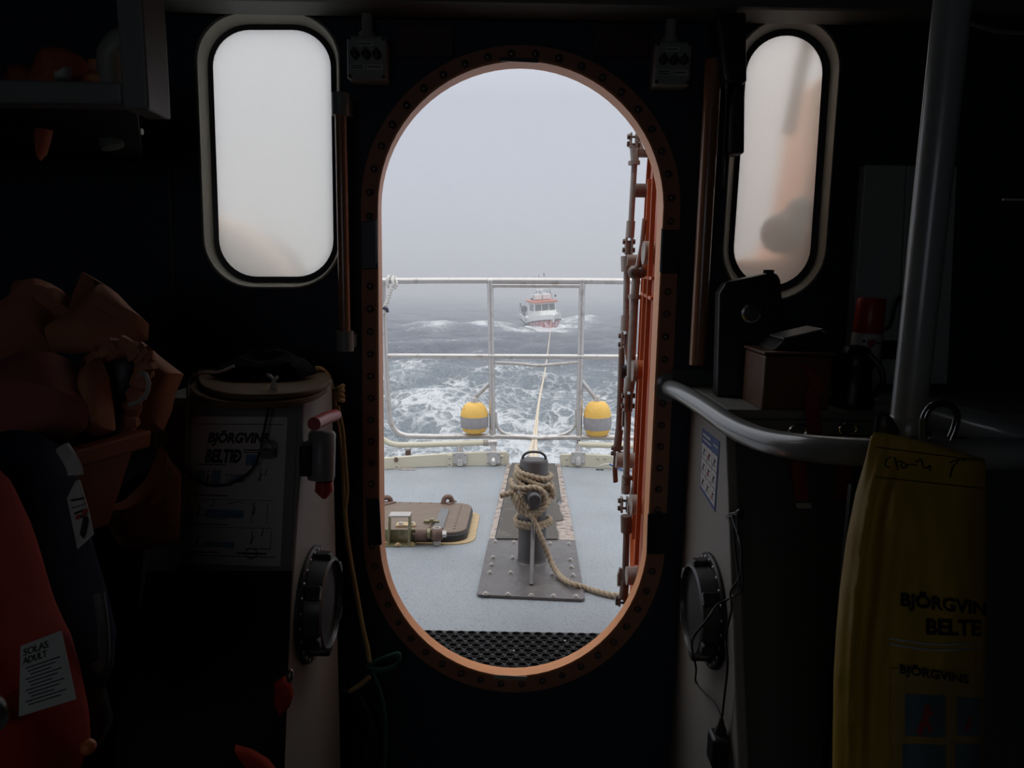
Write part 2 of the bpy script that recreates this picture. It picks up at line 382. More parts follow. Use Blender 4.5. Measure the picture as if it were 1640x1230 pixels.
def build_fog():
    mt = bpy.data.materials.new('sea_fog'); mt.use_nodes = True; nn = mt.node_tree.nodes; l = mt.node_tree.links
    for q in list(nn):
        if q.type != 'OUTPUT_MATERIAL': nn.remove(q)
    vs_ = nn.new('ShaderNodeVolumeScatter'); vs_.inputs['Color'].default_value = (.93, .945, 1.0, 1); vs_.inputs['Density'].default_value = .0055; vs_.inputs['Anisotropy'].default_value = .35
    va = nn.new('ShaderNodeVolumeAbsorption'); va.inputs['Color'].default_value = (0, 0, 0, 1); va.inputs['Density'].default_value = .0011
    ad = nn.new('ShaderNodeAddShader'); l.new(vs_.outputs[0], ad.inputs[0]); l.new(va.outputs[0], ad.inputs[1]); l.new(ad.outputs[0], nn['Material Output'].inputs['Volume'])
    mb = MB().box((10, 320, -2), (1100, 624, 36))
    obj('fog', mb, mt, smooth=0, kind='stuff', label='pale grey fog bank lying over the open sea', cat='fog')
build_fog()

def build_boat():
    K = 0.0545; BY = 62.0                     # metres per photo pixel at the boat's distance
    stem = P(886, 525, BY); yaw = math.radians(10.7); roll = math.radians(4.5)
    fwd = V((math.sin(yaw), -math.cos(yaw), 0)); side = V((-math.cos(yaw), -math.sin(yaw), 0))   # side: to photo left
    side = V((side.x, side.y, -math.sin(roll))).normalized(); up = fwd.cross(side); up = up if up.z > 0 else -up
    org = V((stem.x, BY, sea_z(BY))) + V((0, 0, -.12))
    def T(a, s_, z): return org - fwd * a + side * s_ + up * z      # a metres aft of the stem, s_ to port, z above water
    t = thing('fishing_boat', T(4, 0, -.3), 'small white fishing boat with red bottom under tow through the fog', 'boat')
    L = 8.2
    def half(a):
        u = a / L; return 1.46 * min(1, (u * 3.1) ** .55) if u < .34 else 1.46 * (1.0 - .10 * ((u - .34) / .66) ** 2)
    def zr(a): return .90 - .62 * min(1, (a / 4.6)) ** 1.2 + .22 * max(0, (a - 5) / 3.2)         # rubbing strake height
    def zt(a): return 1.40 - .48 * min(1, a / 3.6) + .0 * a if a < 6 else .92 + .06 * (a - 6)
    st = [0.02, .25, .6, 1.0, 1.6, 2.4, 3.4, 4.6, 5.8, 7.0, L]
    def ring(a, zz, grow=0.0): return [T(a - .45 * (zz - .2) * (1 if a < .7 else .2), h * (half(a) + grow) * (1.0 if zz > .2 else .84), zz) for h in (1, -1)]
    up_ = MB(); lo = MB(); rows_u = []; rows_l = []
    for a in st:
        f1 = half(a)
        def q(h, z, k): return T(a - .5 * (z - .1) * max(0, 1 - a / 1.5), h * f1 * k, z)
        z0, z1 = zr(a), zt(a)
        rows_u.append([q(1, z0, .97), q(1, (z0 + z1) / 2, 1.0), q(1, z1, 1.02), q(1, z1, .95), q(1, z0 + .25, .90), q(-1, z0 + .25, .90), q(-1, z1, .95), q(-1, z1, 1.02), q(-1, (z0 + z1) / 2, 1.0), q(-1, z0, .97)])
        rows_l.append([q(1, z0, .97), q(1, z0 * .5, .86), q(1, 0, .70), q(1, -.5, .35), q(-1, -.5, .35), q(-1, 0, .70), q(-1, z0 * .5, .86), q(-1, z0, .97)])
    white = mat('white_boat_paint', (.78, .78, .76), .4, var=.04); red = mat('red_bottom_paint', (.40, .07, .07), .5, var=.25, vs=5, col2=(.80, .66, .68), c2s=2.6, c2lo=.44, c2hi=.60)
    up_.loft(rows_u); lo.loft(rows_l)
    obj('hull_topside', up_, white, t); obj('hull_bottom', lo, red, t, label='red underwater hull')
    obj('stem_post', MB().tube([T(-.20, 0, .72), T(-.36, 0, 1.05), T(-.50, 0, 1.36)], .125, 12), white, t)
    g = mat('dark_rubbing_strake', (.05, .045, .045), .6)
    for h in (1, -1):
        obj('rubbing_strake', MB().tube([T(a - .5 * (zr(a) - .1) * max(0, 1 - a / 1.5), h * (half(a) * .97 + .02), zr(a)) for a in st], .055, 8), g, t)
    # trunk cabin and wheelhouse
    def house(a0, a1, w0, w1, z0, z1, rake): return MB().add([T(a0, w0, z0), T(a0, -w0, z0), T(a1, -w0, z0), T(a1, w0, z0), T(a0 + rake, w1, z1), T(a0 + rake, -w1, z1), T(a1, -w1, z1), T(a1, w1, z1)], [(0, 1, 2, 3), (4, 7, 6, 5), (0, 4, 5, 1), (1, 5, 6, 2), (2, 6, 7, 3), (3, 7, 4, 0)])
    obj('foredeck_trunk', house(.9, 3.2, .95, .75, .85, 1.55, .5), white, t, bevel=.06)
    wh = obj('wheelhouse', house(2.6, 5.3, 1.10, .98, .7, 2.26, .22), white, t, bevel=.04)
    glass = mat('dark_wheelhouse_glass', (.10, .13, .13), .15, spec=.6)
    fz = patch(T(2.6, 1.10, .7), T(2.6, -1.10, .7), T(2.82, -.98, 2.26), T(2.82, .98, 2.26))
    for u0, u1 in ((.055, .33), (.37, .66), (.70, .95)):
        m = MB(); pts = [(u0, .55), (u1, .55), (u1, .90), (u0, .90)]
        m.add([fz(u, v, .004) for u, v in pts] + [fz(u, v, .022) for u, v in pts], [(4, 5, 6, 7), (0, 1, 5, 4), (1, 2, 6, 5), (2, 3, 7, 6), (3, 0, 4, 7)]); obj('window', m, glass, wh)
    fs = patch(T(5.3, 1.10, .7), T(2.6, 1.10, .7), T(2.82, .98, 2.26), T(5.3, .98, 2.26))
    for u0, u1 in ((.66, .93), (.30, .58)):
        m = MB(); pts = [(u0, .52), (u1, .52), (u1, .90), (u0, .90)]
        m.add([fs(u, v, .004) for u, v in pts] + [fs(u, v, .022) for u, v in pts], [(4, 5, 6, 7), (0, 1, 5, 4), (1, 2, 6, 5), (2, 3, 7, 6), (3, 0, 4, 7)]); obj('window', m, glass, wh)
    obj('wheelhouse_roof', house(2.45, 5.6, 1.16, 1.16, 2.27, 2.44, 0), mat('orange_red_roof_edge', (.62, .20, .12), .5), t, bevel=.03)
    for y0, y1 in ((.82, .03), (-.03, -.82)):
        m = MB().add([T(3.5, y0, 2.48), T(3.5, y1, 2.48), T(4.5, y1, 2.48), T(4.5, y0, 2.48), T(3.5, y0, 3.0), T(3.5, y1, 3.0), T(4.5, y1, 3.0), T(4.5, y0, 3.0)], [(0, 1, 2, 3), (4, 7, 6, 5), (0, 4, 5, 1), (1, 5, 6, 2), (2, 6, 7, 3), (3, 7, 4, 0)])
        obj('liferaft_canister', m, white, t, bevel=.08)
    pole = mat('grey_mast_paint', (.30, .30, .30), .5)
    ms = obj('mast', MB().cyl(T(3.9, .15, 2.4), T(4.0, .12, 4.75), .045, .03, 8), pole, t)
    m = MB()
    for h in (1, -1): m.tube([T(3.4, h * .9, 2.4), T(3.5, h * .85, 3.05), T(3.7, h * .3, 3.30), T(3.9, .12, 3.35)], .03, 6)
    obj('roof_arch', m, pole, t)
    obj('radar', MB().lathe([(.32, 0), (.34, .08), (.30, .16), (0, .18)], T(3.9, .12, 3.28), up, 14), white, t)
    m = MB(); m.cyl(T(4, .75, 4.3), T(4, -.5, 4.3), .025, None, 6); m.cyl(T(4, .5, 4.3), T(4, .5, 4.62), .02, None, 6); m.cyl(T(4, -.36, 4.3), T(4, -.36, 4.95), .02, None, 6); m.cyl(T(4, -.36, 4.62), T(4, -.36, 4.84), .07, None, 8)
    obj('antenna_crossbar', m, pole, ms)
    for s_, z in ((-1.16, 2.78), (1.06, 2.62)): obj('floodlight', MB().ball(T(3.3, s_, z), .11, n=10, m=6), g, t)
    m = MB()
    for s_, r_ in ((.55, .018), (.1, .018), (-.5, .018), (-.75, .04)): obj('whip_antenna', MB().cyl(T(3.6, s_, 2.86), T(3.6, s_, 3.22 + .25 * abs(s_)), r_, None, 6), pole, t)
    # gear on the after deck
    m = MB()
    for a in (6.0, 6.9, 7.9): m.cyl(T(a, 1.32, .9), T(a, 1.32, 1.75), .03, None, 6)
    m.tube([T(6.0, 1.32, 1.72), T(7.0, 1.33, 1.72), T(8.0, 1.25, 1.70)], .03, 6); m.tube([T(6.0, 1.32, 1.35), T(8.0, 1.25, 1.33)], .02, 6); obj('stern_rail', m, pole, t)
    m = MB().ball(T(6.6, 1.15, 1.55), .3, (1, 1, 1.1), 12, 8); m.cyl(T(6.6, 1.15, .8), T(6.6, 1.15, 1.5), .09, None, 8); m.cyl(T(6.9, 1.2, .9), T(7.2, 1.4, 2.1), .05, None, 6); obj('line_hauler', m, g, t)
    m = MB()
    for a in (.35, .9, 1.7, 2.4):
        for h in (1, -1): m.cyl(T(a, h * (half(a) * .93), zt(a) - .05), T(a, h * half(a) * .93, zt(a) + .38), .018, None, 5)
    for h in (1, -1): m.tube([T(a, h * half(a) * .93, zt(a) + .37) for a in (.05, .35, .9, 1.7, 2.4)], .018, 5)
    obj('bow_rail', m, white, t)
    fb = patch(T(5.0, half(5) * 1.06, .32), T(2.9, half(2.9) * 1.06, .45), T(2.9, half(2.9) * 1.08, .95), T(5.0, half(5) * 1.08, .85))
    m = text('IS 737', fb, (.30, .40, .62, .78), .03, h=.02); obj('hull_lettering', m, g, t)
    # white water thrown up by the bow
    foam = mat('white_bow_wave', (.86, .87, .90), .9, var=.05, bump=.8, bs=6)
    m = MB(); rows = []
    for j in range(9):
        r_ = []
        for i in range(46):
            al = -2.25 + 4.5 * i / 45; rad = .05 + 2.4 * j / 8
            a = .7 - math.cos(al) * (rad * .62) + abs(al) * 1.35; s_ = math.sin(al * .62) * (1.0 + rad * .55)
            n_ = mnoise.noise(V((a * 2.1, s_ * 2.1, j * .4))) * .18 + mnoise.noise(V((a * 6, s_ * 6, 3))) * .08
            z = .36 * math.exp(-((j - 3.0) / 2.0) ** 2) * (1.15 - .28 * abs(al)) + n_ * (1 - j / 9) - .16 * (j / 8) ** 2 - (.5 if j == 0 else 0)
            r_.append(T(a, s_, z))
        rows.append(r_)
    obj('bow_wave', m.grid(rows), foam, None, kind='stuff', label='white foam thrown up around the bow of the towed boat', cat='foam')
    return T
boat_T = build_boat()
# ================================================================== AFTER DECK
WY = 1.66                                   # inner face of the cabin's after bulkhead
def build_deck():
    m = MB(); n = 24
    prof = [DK(0, y, 0) for y in (1.725, 5.13)]
    a, b = prof
    side = [V((-1.75, a.y, a.z)), V((-1.75, b.y, b.z)), V((-1.75, b.y + .12, b.z - 1.6)), V((-1.75, a.y, a.z - .9))]
    m.prism(side, (3.5, 0, 0)); obj('deck', m, M['deck'], smooth=0, kind='structure')
build_deck()

def deck_bolts(parent, pxs, mesh, h, name='bolt'):
    first = None
    q = V((0, 0, 1)).rotation_difference(DN).to_euler()
    for px, py in pxs:
        p = D(px, py, h)
        if first is None:
            first = obj(name, mesh, M['zinc'], None); first.parent = parent; first.location = p - root_loc(parent); first.rotation_euler = q
        else: copy_part(first, parent, p, q)

def build_mat():
    # ring mat: rows of rubber rings joined by short webs
    far = D(820, 1018); y1 = far.y; holes = []; pitch = .0345; ry = pitch * .866
    x0, x1 = -.45, .47; ny = int((y1 - 1.75) / ry)
    for j in range(ny):
        y = y1 - .021 - j * ry
        for i in range(int((x1 - x0 - .03) / pitch)):
            x = x0 + .028 + i * pitch + (pitch / 2 if j % 2 else 0)
            if x + .016 > x1: continue
            holes.append([(x + .0125 * math.cos(k * math.pi / 6), y + .0115 * math.sin(k * math.pi / 6)) for k in range(12)])
    yb = y1 - ny * ry - .01
    vs, fs = holed([(x0, yb), (x1, yb), (x1, y1), (x0, y1)], holes, .012)
    m = MB().add([DK(v.x, v.y, v.z + .0065) for v in vs], fs)
    rt = MB()
    t = thing('rubber_mat', DK(0, y1), 'black rubber ring mat on the deck just outside the door sill', 'mat')
    obj('mat_sheet', m, M['rubber'], t, smooth=20)
    for h in holes[::1]:
        c = (h[0][0] - .0125, sum(p[1] for p in h) / 12)
        ring = [[DK(c[0] + r * math.cos(k * math.pi / 6), c[1] + r * .92 * math.sin(k * math.pi / 6), z) for k in range(12)] for r, z in ((.0125, .012), (.0135, .0165), (.0155, .0165), (.0165, .012))]
        rt.loft(ring, cap=False)
    o = obj('ring_rims', rt, M['rubber'], t); o['kind'] = 'stuff'
    for px, py in ((823, 1042), (905, 1026)): obj('grit', MB().ball(D(px, py, .016), .0035, (1, 1, .6), 8, 5), M['cream'], t, label='pale grit caught in the mat')
build_mat()

def build_ramp():
    tl, tr = D(812, 745), D(897, 746); bl, br = D(783, 868), D(921, 869)
    t = thing('rubber_runner', (bl + br) / 2, 'grey ribbed runner with flaking pale edges running from the bitt to the stern', 'deck runner')
    lift = lambda p, h: p + DN * h
    w0 = (tr - tl) * .075; w1 = (br - bl) * .065
    # edge boards with flaking paint
    for nm, a, b, c, d in (('edge_board', bl, bl + w1, tl + w0, tl), ('edge_board', br - w1 * 1.5, br, tr, tr - w0)):
        obj(nm, MB().prism([a, b, c, d], DN * .012), M['flake'], t, smooth=0, label='edge board with flaking pale paint')
    # the ribbed sheet, torn along its right-hand edge
    f = lambda u, v: (bl * (1 - u) + br * u) * (1 - v) + (tl * (1 - u) + tr * u) * v
    edge = [(.085, 0), (.80, 0), (.815, .03), (.795, .10), (.80, .16), (.90, .175), (.905, .21), (.87, .27), (.875, .33), (.83, .37), (.89, .43), (.90, .62), (.91, 1), (.09, 1)]
    obj('ribbed_sheet', MB().prism([lift(f(u, v), .0135) for u, v in edge], DN * .005), M['grip'], t, smooth=0)
    dots = MB()
    for j in range(46):
        for i in range(26):
            u = .11 + .66 * i / 25; v = .012 + .62 * (j / 46) ** .9
            c = lift(f(u + (.013 if j % 2 else 0), v), .0185); q = .0042 * (1 - .1 * v)
            dots.add([c + V((q, 0, 0)), c + V((0, q, 0)), c - V((q, 0, 0)), c - V((0, q, 0)), c + DN * .0022], [(0, 1, 4), (1, 2, 4), (2, 3, 4), (3, 0, 4)])
    o = obj('grip_studs', dots, M['grip'], t, smooth=0); o['kind'] = 'stuff'
    m = MB()                                                    # exposed board where the sheet is torn
    obj('torn_backing', MB().prism([lift(f(u, v), .012) for u, v in ((.78, .0), (.93, .0), (.935, .36), (.80, .36))], DN * .0012), M['flake'], t, smooth=0, label='bare flaking wood under the torn sheet')
build_ramp()

def build_bitt():
    bl, br = D(763, 957), D(937, 965); tl, tr = D(783, 866), D(921, 869)
    base = D(851.5, 904)
    t = thing('mooring_bitt', base, 'dark grey steel mooring bitt on a bolted deck plate, rope wound around it', 'bitt')
    # plate with round near corners
    pts = []
    q = [tr, tl, bl, br]
    for i in range(4):
        p = q[i]; a = (q[i - 1] - p).normalized(); b = (q[(i + 1) % 4] - p).normalized(); r = .022 if i >= 2 else .004
        for k in range(5): 
            u = k / 4; pts.append((p + a * r) * (1 - u) ** 2 + p * 2 * u * (1 - u) + (p + b * r) * u ** 2)
    obj('base_plate', MB().prism(pts, DN * .012), M['plate'], t, smooth=0, bevel=.003)
    z = lambda x, y: (740 + x / 4.393, 700 + y / 4.393)
    deck_bolts(t, [z(*p) for p in ((235, 738), (365, 742), (620, 752), (752, 755), (217, 850), (355, 853), (763, 868), (207, 902), (770, 918), (197, 957), (342, 957), (632, 969), (780, 976), (165, 1106), (323, 1110), (487, 1117), (643, 1122), (803, 1126))], hexbolt(.0075, .008), .012)
    r = .0585
    lo, hi = 0.0, 1.0
    for _ in range(40):
        mid = (lo + hi) / 2; y = proj(base + DN * mid + V((0, -r, 0)))[1]
        if y > 741: lo = mid
        else: hi = mid
    H = lo; ax = DN
    xa = proj(base + DN * H)[0]; ax = (DN * H + V(((855.5 - xa) / F * base.y, 0, 0))).normalized()
    obj('post', MB().lathe([(r * 1.12, .012), (r * 1.02, .022), (r, .03), (r, H - .012), (r * .97, H - .004), (r * .9, H), (0, H + .001)], base, ax, 36), M['bitt'], t)
    top = base + ax * H
    obj('top_handle', MB().tube(spl([top + V((-.048, 0, -.02)), top + V((-.046, 0, .010)), top + V((-.028, 0, .026)), top + V((.0, 0, .030)), top + V((.028, 0, .026)), top + V((.046, 0, .010)), top + V((.048, 0, -.02))], 6), .0055, 10), M['bitt'], t)
    pz = None
    lo, hi = 0., H
    for _ in range(40):
        mid = (lo + hi) / 2
        if proj(base + ax * mid + V((0, -.16, 0)))[1] > 803.5: lo = mid
        else: hi = mid
    pc = base + ax * lo
    obj('cross_pin', MB().lathe([(.0265, -.14), (.0265, .152), (.0245, .158), (.020, .160), (.020, .157), (.004, .157), (.003, .160), (0, .160)], pc, (0, -1, .02), 28), M['bitt'], t)
    f0 = D(851, 937, .012); f1 = base + ax * .21 + V((0, -r, 0))
    obj('front_brace', MB().tube([f0, f1], .0085, 12), M['plate'], t)
    obj('weld_bead', MB().lathe([(r * 1.14, .011), (r * 1.13, .014), (r * 1.02, .020)], base, ax, 30), M['plate'], t)
    # --------------------------------------------- the hemp rope wound on it
    rr = .0118; rp = thing('mooring_rope', base + V((0, -.1, 0)), 'thick tan three-strand rope wound around the bitt, tail running along the deck', 'rope')
    def at(h, a, rad, tilt=0.0, tph=0.0):
        return base + ax * (h + tilt * math.cos(a - tph)) + V((math.cos(a) * rad, -math.sin(a) * rad, 0))
    def hgt(py, rad=.08):
        lo, hi = -.05, H + .1
        for _ in range(40):
            mid = (lo + hi) / 2
            if proj(base + ax * mid + V((0, -rad, 0)))[1] > py: lo = mid
            else: hi = mid
        return lo
    R1 = r + rr
    def wrap(py, tilt, tph=0, rad=R1, turns=1.0, a0=-2.2, rise=0.0):
        h = hgt(py); n = int(44 * turns)
        return [at(h + rise * i / n, a0 + 2 * math.pi * turns * i / n, rad + .003 * math.sin(i * .7), tilt, tph) for i in range(n + 1)]
    def coil(pts): obj('rope_turn', MB().tube(pts, rr, 15, lobes=3, pitch=.062), M['rope'], rp, smooth=80)
    coil(wrap(849, .004, 0, R1, 2.0, -1.6, .023))               # two low turns
    coil(wrap(765.5, -.016, 0, R1, 1.05, -1.9))                   # top turn, high on the left
    coil(wrap(775, -.030, 0, R1 + .004, 1.05, -1.7))
    coil(wrap(786, -.040, 0.2, R1 + .006, 1.05, -1.9))
    fr = lambda zx, zy, out: P(*z(zx, zy), base.y - r - out)
    # figure of eight over the cross pin
    coil(spl([fr(345, 300, -.04), fr(358, 345, .0), fr(420, 360, .016), fr(510, 355, .022), fr(568, 385, .024), fr(585, 440, .022), fr(562, 505, .024), fr(510, 535, .024), fr(455, 525, .026), fr(410, 490, .026), fr(385, 430, .020), fr(372, 385, .0), fr(352, 352, -.04)], 7))
    coil(spl([fr(640, 400, -.05), fr(618, 440, -.012), fr(575, 500, .030), fr(520, 548, .034), fr(460, 552, .032), fr(408, 515, .022), fr(372, 450, .004), fr(352, 400, -.03), fr(350, 350, -.07)], 7))
    coil(spl([fr(600, 330, -.01), fr(632, 365, -.014), fr(636, 410, -.018), fr(615, 440, -.04)], 7))
    coil(spl([fr(452, 385, .014), fr(420, 400, .016), fr(418, 440, .018), fr(442, 480, .022), fr(470, 505, .03)], 7))
    coil(spl([fr(372, 383, .006), fr(335, 396, .004), fr(300, 404, .004), fr(266, 412, .006)], 7))      # the cut end
    h2 = lambda px, py, q: D(*z(px, py), q)
    tail = [fr(462, 520, .012), fr(490, 556, .036), fr(520, 620, .046), fr(545, 680, .05), fr(572, 745, .055)]
    tail += [fr(600, 815, .06), fr(628, 880, .075)]
    tail += [h2(668, 950, .03), h2(712, 998, .026), h2(780, 1035, .026), h2(868, 1062, .012), h2(960, 1090, .012), h2(1050, 1112, .012), h2(1120, 1116, .012), h2(1185, 1098, .012), h2(1240, 1070, .012), h2(1330, 1040, .012)]
    obj('rope_tail', MB().tube(spl(tail, 12), rr, 15, lobes=3, pitch=.062), M['rope'], rp, smooth=80)
    return top
bitt_top = build_bitt()

def build_tow():
    t = thing('tow_line', P(858, 745, 2.9), 'pale doubled tow line leading from the bitt out to the towed boat', 'rope')
    for st in ([(855, 745, 2.9), (850, 722, 4.0), (853.5, 706.5, 5.2), (857.5, 680, 9), (864, 635, 15), (876, 570, 30), (884, 506, 60.6)], [(858, 745, 2.9), (858.2, 722, 4.0), (858.2, 706.5, 5.2), (860.5, 680, 9), (865.5, 635, 15), (877, 570, 30), (884, 506, 60.6)]):
        obj('strand', MB().tube(spl([P(x, y, d) for x, y, d in st], 10), .0125, 8), M['tow'], t)
build_tow()

RY = 5.25
def build_rail():
    S = M['steel']; t = thing('stern_guardrail', P(855, 700, RY), 'tall silver tubular guardrail gate across the stern', 'railing')
    r = .0225
    q = lambda x, y, d=RY: P(x, y, d)
    obj('top_rail', MB().tube([q(606, 450), q(700, 449.5), q(800, 449.5), q(930, 450), q(1060, 451)], r, 14), S, t)
    obj('frame_tube', MB().tube([q(613, 452), q(617, 560), q(621, 640)] + spl([q(622, 655), q(626, 676), q(636, 692), q(652, 698.5)], 5) + [q(700, 699.5), q(790, 698.5), q(840, 700), q(862, 702), q(890, 700.5), q(930, 700), q(1060, 702)], r * .95, 14), S, t)
    obj('middle_rail', MB().tube([q(618, 570), q(1060, 572)], r * .85, 12), S, t)
    for x0, x1, nm in ((785, 789, 'post'), (932.5, 927, 'post')):
        obj(nm, MB().tube([q(x0, 450), q(x1, 698)], r * 1.05, 14), S, t)
    obj('upper_crossbar', MB().tube([q(786, 457), q(932, 457.5)], r * .8, 12), S, t)
    obj('bent_crossbar', MB().tube(spl([q(793, 580.5), q(830, 582.5), q(862, 585.5), q(895, 583), q(926, 580)], 5), r * .62, 12), S, t)
    obj('inner_hoop', MB().tube(spl([q(793, 660), q(795.5, 680), q(804, 692), q(820, 697), q(850, 699), q(880, 699), q(902, 696), q(916, 688), q(922, 676), q(923, 655)], 6), r * .6, 12), S, t)
    # knuckle joints
    for x, y in ((785, 450), (932.5, 450), (786.7, 570), (930, 571), (789, 699), (927.5, 700)):
        obj('weld_collar', MB().ball(q(x, y), r * 1.32, (1, 1, .8), 12, 8), S, t)
    for nm, pts in (('float_arm', [(784, 614), (757, 640), (758, 648)]), ('float_arm', [(931, 610), (955, 639), (956, 646)])):
        obj(nm, MB().tube([q(*p) for p in pts], .0175, 12), S, t)
    # feet of the gate in the lower rail
    for x in (790, 926.5): obj('hinge_pin', MB().cyl(q(x, 699), q(x, 712), .013, None, 10), M['grey_gal'], t)
    # white rope whipping tied to the top rail at the left
    w = thing('white_lashing', q(622, 470), 'white lashing knotted around the left end of the silver guardrail', 'rope')
    rw = .0125; f = lambda x, y, o=-.035: P(605 + x / 13.67, 430 + y / 13.67, RY + o)
    for pts in ([f(255, 165, .0), f(215, 235, -.04), f(210, 330, -.04), f(240, 410, -.03), f(300, 440, -.03)], [f(350, 180, 0), f(330, 260, -.04), f(335, 340, -.045), f(310, 400, -.045), f(285, 450, -.05)], [f(400, 200, .02), f(415, 300, -.02), f(400, 390, -.03), f(340, 440, -.035)]):
        obj('knot_loop', MB().tube(spl(pts, 6), rw, 12, lobes=3, pitch=.05), M['rope_white'], w, smooth=80)
    obj('rope_end', MB().tube(spl([f(300, 420, -.045), f(260, 540, -.045), f(225, 680, -.045), f(165, 830, -.045), f(130, 990, -.04)], 6), rw * 1.35, 12, lobes=3, pitch=.06), M['rope_white'], w, smooth=80)
    obj('tape_band', MB().tube([f(110, 890, -.02), f(150, 865, -.07), f(200, 880, -.07), f(215, 940, -.03)], .011, 8), mat('dark_blue_tape', (.01, .012, .04), .5), w)
build_rail()

def build_float(x, y0, y1, lab):
    top = P(x, y0, RY + .0); bot = P(x + .5, y1, RY + .0); H = (top - bot).length; ax = (top - bot).normalized(); w = 22.5 / F * RY
    t = thing('net_float', bot, lab, 'float', 'yellow floats hung on the stern guardrail')
    pr = lambda u: w * (1 - abs((u - .46) / .585) ** 2.6) ** .5 if abs((u - .46) / .585) < 1 else .02
    prof = [(.03, 0), (w * .55, .002)] + [(min(w, max(.02, pr(u))), H * u) for u in [i / 26 for i in range(1, 26)]] + [(w * .35, H * .985), (.02, H)]
    obj('float_body', MB().lathe(prof, bot, ax, 32), M['yellow'], t)
    band = [(min(w, pr(u)) + .003, H * u) for u in [.20 + .36 * i / 8 for i in range(9)]]
    obj('tape_band', MB().lathe([(band[0][0] - .006, band[0][1])] + band + [(band[-1][0] - .006, band[-1][1])], bot, ax, 32), M['tape'], t, label='grey tape wound around the middle')
    obj('stem', MB().lathe([(.026, -.02), (.026, .03), (.02, .04)], top, ax, 14), M['steel'], t)
build_float(759.5, 644, 693, 'left yellow float with a grey taped middle on the stern guardrail')
build_float(956.5, 642, 697, 'right yellow float with a grey taped middle on the stern guardrail')

